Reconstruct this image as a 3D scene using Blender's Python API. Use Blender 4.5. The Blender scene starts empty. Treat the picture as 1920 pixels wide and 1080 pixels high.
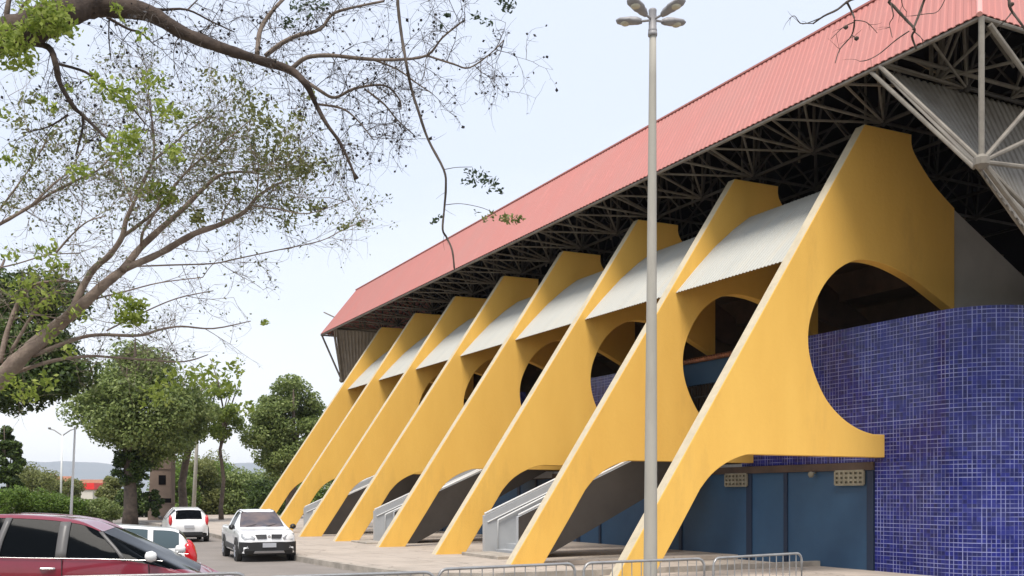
import bpy, bmesh, math, random
from mathutils import Vector, Matrix, Euler
R = math.radians
sc = bpy.context.scene
col = sc.collection

# ---------------------------------------------------------------- camera
F, CX, HY, CH = 1900.0, 960.0, 928.0, 2.0
TH = math.atan(980 / 1900)
S_, C_ = math.sin(TH), math.cos(TH)
cam = bpy.data.cameras.new('camera')
cam.sensor_width = 36
cam.lens = 36 * F / 1920
cam.shift_y = (HY - 540) / 1920
cam.clip_start = 0.1
cam.clip_end = 12000
co = bpy.data.objects.new('camera', cam)
col.objects.link(co)
co.location = (0, 0, CH)
co.rotation_euler = (R(90), 0, -TH)
sc.camera = co

# ---------------------------------------------------------------- light
sc.view_settings.view_transform = 'Standard'
sc.view_settings.look = 'None'
sc.view_settings.exposure = 0.80
SUN_EL, SUN_AZ = R(63), R(220)          # azimuth: measured from +Y towards +X
w = bpy.data.worlds.new('World')
sc.world = w
w.use_nodes = True
nt = w.node_tree
nt.nodes.clear()
wo = nt.nodes.new('ShaderNodeOutputWorld')
bgs = nt.nodes.new('ShaderNodeBackground')
bgc = nt.nodes.new('ShaderNodeBackground')
sky = nt.nodes.new('ShaderNodeTexSky')
sky.sky_type = 'NISHITA'
sky.sun_disc = False
sky.sun_elevation = SUN_EL
sky.sun_rotation = SUN_AZ
bgs.inputs[1].default_value = 0.12
nt.links.new(sky.outputs[0], bgs.inputs[0])
tc = nt.nodes.new('ShaderNodeTexCoord')
mp = nt.nodes.new('ShaderNodeMapping')
mp.inputs['Scale'].default_value = (1, 1, 3.0)
nz = nt.nodes.new('ShaderNodeTexNoise')
nz.inputs['Scale'].default_value = 2.2
nz.inputs['Detail'].default_value = 5
nt.links.new(tc.outputs['Generated'], mp.inputs[0])
nt.links.new(mp.outputs[0], nz.inputs['Vector'])
sx = nt.nodes.new('ShaderNodeSeparateXYZ')
nt.links.new(tc.outputs['Generated'], sx.inputs[0])
r1 = nt.nodes.new('ShaderNodeMapRange')
r1.inputs[1].default_value = 0.0
r1.inputs[2].default_value = 0.5
nt.links.new(sx.outputs['Z'], r1.inputs[0])
ad = nt.nodes.new('ShaderNodeMath')
ad.operation = 'MULTIPLY_ADD'
nt.links.new(nz.outputs[0], ad.inputs[0])
ad.inputs[1].default_value = 0.75
nt.links.new(r1.outputs[0], ad.inputs[2])
cr = nt.nodes.new('ShaderNodeValToRGB')
cr.color_ramp.elements[0].position = 0.36
cr.color_ramp.elements[0].color = (0.90, 0.90, 0.91, 1)
cr.color_ramp.elements[1].position = 1.05 if False else 1.0
cr.color_ramp.elements[1].color = (0.68, 0.735, 0.85, 1)
nt.links.new(ad.outputs[0], cr.inputs[0])
nt.links.new(cr.outputs[0], bgc.inputs[0])
bgc.inputs[1].default_value = 0.77
mx = nt.nodes.new('ShaderNodeMixShader')
mx.inputs[0].default_value = 0.88
nt.links.new(bgs.outputs[0], mx.inputs[1])
nt.links.new(bgc.outputs[0], mx.inputs[2])
nt.links.new(mx.outputs[0], wo.inputs[0])
sl = bpy.data.lights.new('sun', 'SUN')
sl.energy = 2.4
sl.angle = R(24)
sl.color = (1.0, 0.94, 0.86)
so = bpy.data.objects.new('sun', sl)
col.objects.link(so)
sd = Vector((math.sin(SUN_AZ) * math.cos(SUN_EL), math.cos(SUN_AZ) * math.cos(SUN_EL), math.sin(SUN_EL)))
so.rotation_euler = sd.to_track_quat('Z', 'Y').to_euler()
so.location = (0, 0, 40)


# ---------------------------------------------------------------- helpers
def W(x, y, D):
    """picture direction (x, y) at real depth D metres -> world point"""
    l = (x - CX) * D / F
    return Vector((l * C_ + D * S_, D * C_ - l * S_, CH - (y - HY) * D / F))


def onY(x, y, Y):
    k = (x - CX) / F
    X = (Y * S_ + k * Y * C_) / (C_ - k * S_)
    D = X * S_ + Y * C_
    return (X, CH - (y - HY) * D / F)


class MB:
    def __init__(s):
        s.v = []; s.f = []; s.uv = None

    def add(s, vs, fs):
        n = len(s.v)
        s.v += [tuple(p) for p in vs]
        s.f += [tuple(n + i for i in f) for f in fs]

    def box(s, x0, x1, y0, y1, z0, z1):
        s.add([(x0, y0, z0), (x1, y0, z0), (x1, y1, z0), (x0, y1, z0), (x0, y0, z1), (x1, y0, z1), (x1, y1, z1), (x0, y1, z1)],
              [(0, 3, 2, 1), (4, 5, 6, 7), (0, 1, 5, 4), (1, 2, 6, 5), (2, 3, 7, 6), (3, 0, 4, 7)])

    def prism_y(s, poly, y0, y1, caps=True):
        n = len(poly)
        a = [(x, y0, z) for x, z in poly]
        b = [(x, y1, z) for x, z in poly]
        fs = [(i, (i + 1) % n, n + (i + 1) % n, n + i) for i in range(n)]
        if caps:
            fs += [tuple(range(n - 1, -1, -1)), tuple(range(n, 2 * n))]
        s.add(a + b, fs)

    def prism_z(s, poly, z0, z1):
        n = len(poly)
        a = [(x, y, z0) for x, y in poly]
        b = [(x, y, z1) for x, y in poly]
        s.add(a + b, [(i, (i + 1) % n, n + (i + 1) % n, n + i) for i in range(n)] + [tuple(range(n - 1, -1, -1)), tuple(range(n, 2 * n))])

    def tube(s, pts, rad, n=6, cap=True):
        pts = [Vector(p) for p in pts]
        if not hasattr(rad, '__len__'):
            rad = [rad] * len(pts)
        base = len(s.v)
        up = Vector((0.31, 0.17, 0.93))
        for i, p in enumerate(pts):
            if i == 0: t = pts[1] - p
            elif i == len(pts) - 1: t = p - pts[i - 1]
            else: t = pts[i + 1] - pts[i - 1]
            if t.length < 1e-9: t = Vector((0, 0, 1))
            t.normalize()
            a = t.cross(up)
            if a.length < 0.05: a = t.cross(Vector((1, 0, 0)))
            a.normalize()
            b = t.cross(a)
            for k in range(n):
                an = 2 * math.pi * k / n
                q = p + (a * math.cos(an) + b * math.sin(an)) * rad[i]
                s.v.append(tuple(q))
        for i in range(len(pts) - 1):
            for k in range(n):
                s.f.append((base + i * n + k, base + i * n + (k + 1) % n, base + (i + 1) * n + (k + 1) % n, base + (i + 1) * n + k))
        if cap and n > 2:
            s.f.append(tuple(base + k for k in range(n - 1, -1, -1)))
            s.f.append(tuple(base + (len(pts) - 1) * n + k for k in range(n)))

    def lathe(s, prof, c=(0, 0, 0), n=20, axis='Z'):
        base = len(s.v)
        for r, h in prof:
            for k in range(n):
                a = 2 * math.pi * k / n
                if axis == 'Z': p = (c[0] + r * math.cos(a), c[1] + r * math.sin(a), c[2] + h)
                elif axis == 'Y': p = (c[0] + r * math.cos(a), c[1] + h, c[2] + r * math.sin(a))
                else: p = (c[0] + h, c[1] + r * math.cos(a), c[2] + r * math.sin(a))
                s.v.append(p)
        for i in range(len(prof) - 1):
            for k in range(n):
                s.f.append((base + i * n + k, base + i * n + (k + 1) % n, base + (i + 1) * n + (k + 1) % n, base + (i + 1) * n + k))
        s.f.append(tuple(base + k for k in range(n - 1, -1, -1)))
        s.f.append(tuple(base + (len(prof) - 1) * n + k for k in range(n)))

    def build(s, name, mat, parent=None, smooth=False, fix=True):
        me = bpy.data.meshes.new(name)
        me.from_pydata(s.v, [], s.f)
        if fix:
            bm = bmesh.new(); bm.from_mesh(me)
            bmesh.ops.recalc_face_normals(bm, faces=bm.faces)
            bm.to_mesh(me); bm.free()
        if s.uv:
            ul = me.uv_layers.new(name='UVMap')
            for li, l in enumerate(me.loops):
                ul.data[li].uv = s.uv[l.vertex_index]
        me.materials.append(mat)
        if smooth:
            me.polygons.foreach_set('use_smooth', [True] * len(me.polygons))
        o = bpy.data.objects.new(name, me)
        col.objects.link(o)
        if parent: o.parent = parent
        return o


def tag(o, label=None, cat=None, group=None, kind=None):
    if label: o['label'] = label
    if cat: o['category'] = cat
    if group: o['group'] = group
    if kind: o['kind'] = kind
    return o


def empty(name, label, cat, loc=(0, 0, 0), rz=0, group=None):
    o = bpy.data.objects.new(name, None)
    col.objects.link(o)
    o.location = loc
    o.rotation_euler = (0, 0, rz)
    return tag(o, label, cat, group)


def copy_tree(o, parent=None):
    c = o.copy()
    col.objects.link(c)
    c.parent = parent
    for ch in list(o.children):
        copy_tree(ch, c)
    return c


def catmull(pts, m=6, closed=False):
    out = []
    n = len(pts)
    for i in range(n - 1):
        p0 = pts[max(i - 1, 0)]; p1 = pts[i]; p2 = pts[i + 1]; p3 = pts[min(i + 2, n - 1)]
        for k in range(m):
            t = k / m
            out.append(tuple(0.5 * (2 * b + (c - a) * t + (2 * a - 5 * b + 4 * c - d) * t * t + (3 * b - a - 3 * c + d) * t ** 3)
                             for a, b, c, d in zip(p0, p1, p2, p3)))
    out.append(tuple(pts[-1]))
    return out


# ---------------------------------------------------------------- materials
def mat(name, c, rough=0.8, c2=None, scale=3.0, detail=6, metal=0, bump=0, bscale=30, coat=0, spec=0.5, stretch=None, dirt=None, dscale=0.6, dpos=(0.5, 0.75)):
    m = bpy.data.materials.new(name)
    m.use_nodes = True
    t = m.node_tree
    b = t.nodes['Principled BSDF']
    b.inputs['Base Color'].default_value = (*c, 1)
    b.inputs['Roughness'].default_value = rough
    b.inputs['Metallic'].default_value = metal
    b.inputs['Specular IOR Level'].default_value = spec
    b.inputs['Coat Weight'].default_value = coat
    b.inputs['Coat Roughness'].default_value = 0.05
    tcn = t.nodes.new('ShaderNodeTexCoord')
    src = tcn.outputs['Object']
    if stretch:
        mpn = t.nodes.new('ShaderNodeMapping')
        mpn.inputs['Scale'].default_value = stretch
        t.links.new(src, mpn.inputs[0]); src = mpn.outputs[0]
    last = None
    if c2:
        n = t.nodes.new('ShaderNodeTexNoise')
        n.inputs['Scale'].default_value = scale
        n.inputs['Detail'].default_value = detail
        n.inputs['Roughness'].default_value = 0.65
        t.links.new(src, n.inputs['Vector'])
        r = t.nodes.new('ShaderNodeValToRGB')
        r.color_ramp.elements[0].position = 0.35
        r.color_ramp.elements[1].position = 0.68
        r.color_ramp.elements[0].color = (*c, 1)
        r.color_ramp.elements[1].color = (*c2, 1)
        t.links.new(n.outputs[0], r.inputs[0])
        last = r.outputs[0]
    if dirt:
        n = t.nodes.new('ShaderNodeTexNoise')
        n.inputs['Scale'].default_value = dscale
        n.inputs['Detail'].default_value = 9
        n.inputs['Roughness'].default_value = 0.7
        t.links.new(src, n.inputs['Vector'])
        r = t.nodes.new('ShaderNodeMapRange')
        r.inputs[1].default_value = dpos[0]
        r.inputs[2].default_value = dpos[1]
        t.links.new(n.outputs[0], r.inputs[0])
        mm = t.nodes.new('ShaderNodeMix'); mm.data_type = 'RGBA'
        t.links.new(r.outputs[0], mm.inputs[0])
        if last: t.links.new(last, mm.inputs[6])
        else: mm.inputs[6].default_value = (*c, 1)
        mm.inputs[7].default_value = (*dirt, 1)
        last = mm.outputs[2]
    if last: t.links.new(last, b.inputs['Base Color'])
    if bump:
        n = t.nodes.new('ShaderNodeTexNoise')
        n.inputs['Scale'].default_value = bscale
        n.inputs['Detail'].default_value = 5
        t.links.new(tcn.outputs['Object'], n.inputs['Vector'])
        bn = t.nodes.new('ShaderNodeBump')
        bn.inputs['Strength'].default_value = bump
        bn.inputs['Distance'].default_value = 0.02
        t.links.new(n.outputs[0], bn.inputs['Height'])
        t.links.new(bn.outputs[0], b.inputs['Normal'])
    return m


def leafmat(name, cols, trans=0.35):
    m = bpy.data.materials.new(name)
    m.use_nodes = True
    t = m.node_tree
    b = t.nodes['Principled BSDF']
    out = t.nodes['Material Output']
    g = t.nodes.new('ShaderNodeNewGeometry')
    r = t.nodes.new('ShaderNodeValToRGB')
    els = r.color_ramp.elements
    while len(els) < len(cols): els.new(0.5)
    for i, c in enumerate(cols):
        els[i].position = i / max(1, len(cols) - 1)
        els[i].color = (*c, 1)
    t.links.new(g.outputs['Random Per Island'], r.inputs[0])
    t.links.new(r.outputs[0], b.inputs['Base Color'])
    b.inputs['Roughness'].default_value = 0.5
    b.inputs['Specular IOR Level'].default_value = 0.35
    tr = t.nodes.new('ShaderNodeBsdfTranslucent')
    t.links.new(r.outputs[0], tr.inputs[0])
    mxn = t.nodes.new('ShaderNodeMixShader')
    mxn.inputs[0].default_value = trans
    t.links.new(b.outputs[0], mxn.inputs[1])
    t.links.new(tr.outputs[0], mxn.inputs[2])
    t.links.new(mxn.outputs[0], out.inputs[0])
    return m


def tilemat():
    m = bpy.data.materials.new('blue_mosaic')
    m.use_nodes = True
    t = m.node_tree
    N = t.nodes.new; L = t.links.new
    b = t.nodes['Principled BSDF']

    def mth(op, a, bb=None, c=None):
        n = N('ShaderNodeMath'); n.operation = op
        for i, v in enumerate((a, bb, c)):
            if v is None: continue
            if isinstance(v, (int, float)): n.inputs[i].default_value = v
            else: L(v, n.inputs[i])
        return n.outputs[0]
    uv = N('ShaderNodeUVMap'); uv.uv_map = 'UVMap'
    sp = N('ShaderNodeSeparateXYZ'); L(uv.outputs[0], sp.inputs[0])
    T = 0.105
    u = mth('DIVIDE', sp.outputs[0], T); v = mth('DIVIDE', sp.outputs[1], T)
    iu = mth('FLOOR', u); iv = mth('FLOOR', v)
    fu = mth('FRACT', u); fv = mth('FRACT', v)

    def line(fr, idx, along, seed):
        msk = mth('LESS_THAN', fr, 0.17)
        # each joint is whitened over random lengths
        cb = N('ShaderNodeCombineXYZ')
        L(mth('MULTIPLY', idx, 7.31), cb.inputs[0])
        L(mth('MULTIPLY', along, 0.11), cb.inputs[1])
        cb.inputs[2].default_value = seed
        n = N('ShaderNodeTexNoise'); n.inputs['Scale'].default_value = 1.0; n.inputs['Detail'].default_value = 3
        L(cb.outputs[0], n.inputs['Vector'])
        mr = N('ShaderNodeMapRange')
        mr.inputs[1].default_value = 0.40; mr.inputs[2].default_value = 0.66
        mr.inputs[3].default_value = 0.10; mr.inputs[4].default_value = 1.0
        L(n.outputs[0], mr.inputs[0])
        return mth('MULTIPLY', msk, mr.outputs[0])
    g = mth('MAXIMUM', line(fu, iu, v, 1.7), line(fv, iv, u, 9.2))
    cb = N('ShaderNodeCombineXYZ'); L(iu, cb.inputs[0]); L(iv, cb.inputs[1])
    wn = N('ShaderNodeTexWhiteNoise'); wn.noise_dimensions = '2D'; L(cb.outputs[0], wn.inputs['Vector'])
    r = N('ShaderNodeValToRGB')
    r.color_ramp.elements[0].color = (0.005, 0.008, 0.080, 1)
    r.color_ramp.elements[1].color = (0.013, 0.019, 0.185, 1)
    L(wn.outputs[0], r.inputs[0])
    n2 = N('ShaderNodeTexNoise'); n2.inputs['Scale'].default_value = 0.5; n2.inputs['Detail'].default_value = 3
    L(uv.outputs[0], n2.inputs['Vector'])
    mr2 = N('ShaderNodeMapRange'); mr2.inputs[1].default_value = 0.4; mr2.inputs[2].default_value = 0.7; mr2.inputs[3].default_value = 0.0; mr2.inputs[4].default_value = 0.04
    L(n2.outputs[0], mr2.inputs[0])
    mz = N('ShaderNodeMix'); mz.data_type = 'RGBA'
    L(mr2.outputs[0], mz.inputs[0]); L(r.outputs[0], mz.inputs[6]); mz.inputs[7].default_value = (0.5, 0.5, 0.62, 1)
    mxx = N('ShaderNodeMix'); mxx.data_type = 'RGBA'
    L(g, mxx.inputs[0]); L(mz.outputs[2], mxx.inputs[6]); mxx.inputs[7].default_value = (0.27, 0.29, 0.52, 1)
    L(mxx.outputs[2], b.inputs['Base Color'])
    rr = N('ShaderNodeMapRange'); b.inputs['Specular IOR Level'].default_value = 0.28; rr.inputs[3].default_value = 0.16; rr.inputs[4].default_value = 0.6
    L(g, rr.inputs[0]); L(rr.outputs[0], b.inputs['Roughness'])
    # every tile is set a little out of true, so reflections break up
    vm = N('ShaderNodeVectorMath'); vm.operation = 'SUBTRACT'; L(wn.outputs[1], vm.inputs[0]); vm.inputs[1].default_value = (0.5, 0.5, 0.5)
    vs = N('ShaderNodeVectorMath'); vs.operation = 'SCALE'; L(vm.outputs[0], vs.inputs[0]); vs.inputs[3].default_value = 0.08
    gm = N('ShaderNodeNewGeometry')
    va = N('ShaderNodeVectorMath'); va.operation = 'ADD'; L(gm.outputs['Normal'], va.inputs[0]); L(vs.outputs[0], va.inputs[1])
    vn = N('ShaderNodeVectorMath'); vn.operation = 'NORMALIZE'; L(va.outputs[0], vn.inputs[0])
    L(vn.outputs[0], b.inputs['Normal'])
    return m


M = {}
M['yellow'] = mat('yellow_paint', (0.84, 0.505, 0.105), 0.85, (0.79, 0.46, 0.09), 1.1, 9, bump=0.25, bscale=9, dirt=(0.55, 0.31, 0.075), dscale=0.9, dpos=(0.54, 1.0), stretch=(1, 1, .28))
M['pale'] = mat('pale_edge_paint', (0.56, 0.48, 0.34), 0.85, (0.47, 0.40, 0.28), 4, 6, dirt=(0.35, 0.31, 0.24), dscale=2.5, dpos=(0.58, 0.8))
M['pink'] = mat('pink_sheet', (0.455, 0.170, 0.145), 0.7, (0.425, 0.185, 0.16), 0.25, 5, dirt=(0.60, 0.22, 0.19), dscale=1.5, dpos=(0.55, 0.85), stretch=(1, 2, 0.4))
M['white_sheet'] = mat('white_sheet', (0.46, 0.45, 0.40), 0.6, (0.41, 0.41, 0.375), 0.7, 6, dirt=(0.47, 0.42, 0.33), dscale=1.2, dpos=(0.52, 0.8), stretch=(0.5, 2.2, 0.5))
M['grey_sheet'] = mat('grey_sheet', (0.27, 0.25, 0.22), 0.6, (0.19, 0.17, 0.145), 1.2, 6)
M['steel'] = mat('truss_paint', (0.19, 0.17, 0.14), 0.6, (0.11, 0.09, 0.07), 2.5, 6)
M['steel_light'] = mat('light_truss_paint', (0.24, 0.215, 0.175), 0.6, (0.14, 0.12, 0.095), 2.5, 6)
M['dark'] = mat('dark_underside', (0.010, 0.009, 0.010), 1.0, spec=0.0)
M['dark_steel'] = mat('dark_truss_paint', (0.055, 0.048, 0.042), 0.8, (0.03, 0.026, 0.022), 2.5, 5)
M['brown'] = mat('brown_concrete', (0.10, 0.065, 0.045), 0.9, (0.06, 0.04, 0.03), 1.5, 6)
M['tile'] = tilemat()
M['blue'] = mat('blue_wall_paint', (0.027, 0.078, 0.150), 0.6, (0.020, 0.060, 0.122), 0.8, 6)
M['blue_dark'] = mat('blue_joint', (0.010, 0.022, 0.05), 0.6)
M['grey_wall'] = mat('grey_render', (0.46, 0.44, 0.40), 0.9, (0.38, 0.36, 0.33), 0.8, 7)
M['stair'] = mat('grey_stair_paint', (0.40, 0.41, 0.415), 0.85, (0.34, 0.35, 0.36), 0.9, 6)
M['stair_shade'] = mat('stair_side_shade', (0.062, 0.055, 0.050), 0.95, (0.045, 0.040, 0.036), 0.8, 7)  # stair side colour with the shade beneath the upper floor painted in
M['white'] = mat('white_metal_paint', (0.75, 0.75, 0.73), 0.5)
M['vent'] = mat('vent_blocks', (0.27, 0.245, 0.18), 0.9, (0.19, 0.17, 0.12), 4)
M['pavement'] = mat('pavement', (0.46, 0.395, 0.33), 0.95, (0.40, 0.34, 0.285), 1.2, 9, bump=0.2, bscale=25, dirt=(0.30, 0.26, 0.215), dscale=0.3, dpos=(0.5, 0.78))
def joints(m_, sc_, wd, dark):
    t = m_.node_tree; b = t.nodes['Principled BSDF']
    src = b.inputs['Base Color'].links[0].from_socket
    tcn = t.nodes.new('ShaderNodeTexCoord'); br = t.nodes.new('ShaderNodeTexBrick')
    br.inputs['Scale'].default_value = sc_; br.inputs['Mortar Size'].default_value = wd; br.offset = 0.0
    br.inputs['Brick Width'].default_value = 1.0; br.inputs['Row Height'].default_value = 1.0
    br.inputs['Color1'].default_value = (1, 1, 1, 1); br.inputs['Color2'].default_value = (.93, .93, .93, 1); br.inputs['Mortar'].default_value = (dark, dark, dark, 1)
    t.links.new(tcn.outputs['Object'], br.inputs['Vector'])
    vo = t.nodes.new('ShaderNodeTexVoronoi'); vo.feature = 'DISTANCE_TO_EDGE'; vo.inputs['Scale'].default_value = .33
    nz_ = t.nodes.new('ShaderNodeTexNoise'); nz_.inputs['Scale'].default_value = 1.3; nz_.inputs['Detail'].default_value = 6
    t.links.new(tcn.outputs['Object'], nz_.inputs['Vector'])
    va = t.nodes.new('ShaderNodeVectorMath'); va.operation = 'ADD'
    t.links.new(tcn.outputs['Object'], va.inputs[0]); t.links.new(nz_.outputs[1], va.inputs[1]); t.links.new(va.outputs[0], vo.inputs['Vector'])
    mr = t.nodes.new('ShaderNodeMapRange'); mr.inputs[1].default_value = 0.0; mr.inputs[2].default_value = .012; mr.inputs[3].default_value = .62; mr.inputs[4].default_value = 1.0
    t.links.new(vo.outputs[0], mr.inputs[0])
    m1 = t.nodes.new('ShaderNodeMix'); m1.data_type = 'RGBA'; m1.blend_type = 'MULTIPLY'; m1.inputs[0].default_value = 1
    m2_ = t.nodes.new('ShaderNodeMix'); m2_.data_type = 'RGBA'; m2_.blend_type = 'MULTIPLY'; m2_.inputs[0].default_value = 1
    t.links.new(src, m1.inputs[6]); t.links.new(br.outputs[0], m1.inputs[7])
    t.links.new(m1.outputs[2], m2_.inputs[6]); t.links.new(mr.outputs[0], m2_.inputs[7])
    t.links.new(m2_.outputs[2], b.inputs['Base Color'])


joints(M['pavement'], .55, .012, .7)
M['asphalt'] = mat('old_asphalt', (0.245, 0.215, 0.19), 0.95, (0.19, 0.168, 0.148), 0.6, 10, bump=0.3, bscale=40, dirt=(0.13, 0.115, 0.10), dscale=0.22, dpos=(0.52, 0.75))
M['kerb'] = mat('kerb_concrete', (0.42, 0.37, 0.31), 0.95, (0.24, 0.215, 0.18), 2.2, 8, bump=0.2)
M['ground'] = mat('dry_ground', (0.16, 0.14, 0.08), 1.0, (0.09, 0.11, 0.045), 0.15, 9)
M['bark'] = mat('grey_brown_bark', (0.085, 0.060, 0.045), 0.95, (0.035, 0.024, 0.019), 9, 8, bump=0.5, bscale=30)
M['bark_tan'] = mat('tan_bark', (0.20, 0.155, 0.12), 0.95, (0.105, 0.08, 0.062), 7, 8, bump=0.5, bscale=30)
M['bark_pale'] = mat('pale_tan_bark', (0.29, 0.225, 0.18), 0.95, (0.17, 0.125, 0.10), 7, 8, bump=0.5, bscale=30)
M['twig'] = mat('twig_bark', (0.09, 0.07, 0.055), 0.95, (0.05, 0.038, 0.03), 6)
M['twig_tan'] = mat('pale_twig_bark', (0.27, 0.22, 0.17), 0.95, (0.17, 0.13, 0.10), 6)
M['trunk'] = mat('trunk_bark', (0.17, 0.13, 0.10), 0.95, (0.07, 0.055, 0.045), 2.5, 8, bump=0.5, bscale=10)
M['concrete_pole'] = mat('pole_concrete', (0.40, 0.375, 0.32), 0.8, (0.33, 0.31, 0.265), 2.5, 8, bump=0.1, stretch=(1, 1, 0.2), dirt=(0.24, 0.22, 0.19), dscale=3, dpos=(0.55, 0.8))
M['galv'] = mat('galvanised_steel', (0.42, 0.42, 0.41), 0.42, (0.33, 0.32, 0.31), 8, metal=0.6)
M['lamp_grey'] = mat('lamp_housing', (0.30, 0.29, 0.29), 0.5, (0.24, 0.23, 0.23), 5)
M['lamp_glass'] = mat('lamp_glass', (0.50, 0.47, 0.36), 0.25)
M['black'] = mat('black_plastic', (0.018, 0.018, 0.018), 0.5)
M['rubber'] = mat('tyre_rubber', (0.018, 0.017, 0.016), 0.85)
M['alloy'] = mat('alloy_rim', (0.45, 0.45, 0.46), 0.35, metal=0.8)
M['glass_dark'] = mat('tinted_glass', (0.003, 0.004, 0.005), 0.08, spec=0.05)
M['glass_mid'] = mat('windscreen_glass', (0.07, 0.065, 0.08), 0.05, (0.16, 0.12, 0.11), 2.0, 2, spec=0.35)
M['glass_quarter'] = mat('blue_grey_glass', (0.06, 0.085, 0.095), 0.05, spec=0.3)
M['car_white'] = mat('white_car_paint', (0.80, 0.80, 0.79), 0.3, coat=0.8)
M['car_red'] = mat('wine_car_paint', (0.20, 0.006, 0.022), 0.3, (0.17, 0.005, 0.018), 3, coat=1.0)
M['red_lamp'] = mat('red_lamp', (0.55, 0.015, 0.02), 0.15, coat=0.6)
M['clear_lamp'] = mat('clear_lamp', (0.42, 0.43, 0.44), 0.12, (0.25, 0.26, 0.27), 9)
M['plate'] = mat('number_plate', (0.42, 0.43, 0.45), 0.5)
M['pillar_grey'] = mat('grey_window_pillar', (0.12, 0.115, 0.11), 0.4)
M['chrome'] = mat('chrome_trim', (0.62, 0.60, 0.58), 0.25, metal=0.8)
M['masonry'] = mat('tan_masonry', (0.27, 0.20, 0.155), 0.95, (0.20, 0.145, 0.115), 0.8, 8, dirt=(0.07, 0.055, 0.045), dscale=0.5, dpos=(0.52, 0.66))
M['hill'] = mat('hillside', (0.15, 0.18, 0.19), 1.0, (0.22, 0.22, 0.22), 0.002, 8)
M['red_paint'] = mat('red_canopy_paint', (0.75, 0.03, 0.03), 0.5)
M['cream'] = mat('cream_wall', (0.62, 0.57, 0.50), 0.9)
M['terracotta'] = mat('terracotta', (0.26, 0.09, 0.05), 0.9)
M['rooftile'] = mat('clay_tiles', (0.42, 0.17, 0.09), 0.9, (0.20, 0.09, 0.055), 3, 6)
M['leaf_mango'] = leafmat('leaf_mango', [(0.09, 0.13, 0.035), (0.17, 0.22, 0.06), (0.23, 0.29, 0.085), (0.31, 0.36, 0.13)], 0.36)
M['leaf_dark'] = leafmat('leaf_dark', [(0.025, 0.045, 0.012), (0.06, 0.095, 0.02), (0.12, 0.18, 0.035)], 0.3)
M['leaf_light'] = leafmat('leaf_light', [(0.12, 0.17, 0.04), (0.21, 0.28, 0.055), (0.30, 0.36, 0.08)], 0.5)
M['leaf_hedge'] = leafmat('leaf_hedge', [(0.08, 0.14, 0.025), (0.15, 0.24, 0.04), (0.24, 0.34, 0.06)], 0.4)
M['leaf_olive'] = leafmat('leaf_olive', [(0.12, 0.14, 0.045), (0.20, 0.22, 0.07), (0.28, 0.29, 0.10)], 0.45)
M['leaf_bright'] = leafmat('leaf_bright', [(0.16, 0.22, 0.035), (0.27, 0.34, 0.06), (0.40, 0.46, 0.11)], 0.5)
M['leaf_grey'] = leafmat('leaf_grey', [(0.09, 0.10, 0.05), (0.17, 0.19, 0.09), (0.27, 0.29, 0.15)], 0.4)
M['pod'] = leafmat('seed_pods', [(0.02, 0.018, 0.018), (0.04, 0.036, 0.036)], 0.05)
M['leaf_vine'] = leafmat('leaf_vine', [(0.035, 0.055, 0.03), (0.07, 0.10, 0.05)], 0.3)

# ---------------------------------------------------------------- ground
GZ, PZ = 0.0, 0.15
m = MB(); m.add([(-4590, -35, -0.03), (2390, -35, -0.03), (2390, 6090, -0.03), (-4590, 6090, -0.03)], [(0, 1, 2, 3)])
tag(m.build('ground', M['ground']), kind='structure')
# road: straight lane beside the kerb, plaza in front of the building
m = MB()
m.add([(-7, -12, 0), (60, -12, 0), (60, 24.9, 0), (8.6, 24.9, 0), (8.35, 30, 0), (9.2, 44, 0), (9.6, 52, 0), (9.6, 100, 0), (-7, 100, 0)], [tuple(range(9))])
tag(m.build('road', M['asphalt']), kind='structure')
kp = [(60, 21.2), (22, 21.2), (14, 21.2), (10.6, 21.4), (9.2, 22.3), (8.65, 24), (8.45, 26), (8.30, 28.6), (8.25, 30), (8.6, 36), (9.1, 43), (9.46, 50), (9.55, 60), (9.55, 100)]
kin = [(60, 21.36), (22, 21.36), (14, 21.36), (10.65, 21.56), (9.33, 22.41), (8.81, 24.03), (8.61, 26.02), (8.46, 28.62), (8.41, 30), (8.76, 35.98), (9.26, 42.98), (9.62, 49.98), (9.71, 60), (9.71, 100)]
m = MB()
zt = 0.156
pts = [(x, y, zt) for x, y in kp] + [(x, y, zt) for x, y in kin] + [(x, y, -0.02) for x, y in kp]
n = len(kp)
m.add(pts, [(i, i + 1, n + i + 1, n + i) for i in range(n - 1)] + [(i, i + 1, 2 * n + i + 1, 2 * n + i) for i in range(n - 1)])
# joints between kerb stones
tag(m.build('kerb', M['kerb']), kind='structure')
m = MB()
# upper pavement (z 0.15) with the sunken forecourt cut out of it
m.add([(60, 21.36, .0), (22, 21.36, .0), (14, 21.36, .0), (60, 24.7, .0), (20.6, 24.7, 0), (14, 24.7, 0)], [])
pv = [(x, y, PZ) for x, y in kin[3:]] + [(60, 100, PZ), (60, 24.7, PZ), (13.4, 24.7, PZ), (13.4, 21.36, PZ)]
m = MB(); m.add(pv, [tuple(range(len(pv)))])
m.add([(13.4, 24.7, 0.02), (60, 24.7, 0.02), (60, 24.7, PZ), (13.4, 24.7, PZ)], [(0, 1, 2, 3)])
m.add([(13.4, 21.36, 0.02), (13.4, 24.7, 0.02), (13.4, 24.7, PZ), (13.4, 21.36, PZ)], [(0, 1, 2, 3)])
tag(m.build('pavement', M['pavement']), kind='structure')
m = MB(); m.add([(13.4, 12, .012), (60, 12, .012), (60, 24.7, .012), (13.4, 24.7, .012)], [(0, 1, 2, 3)])
tag(m.build('forecourt', M['pavement']), kind='structure')

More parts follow.
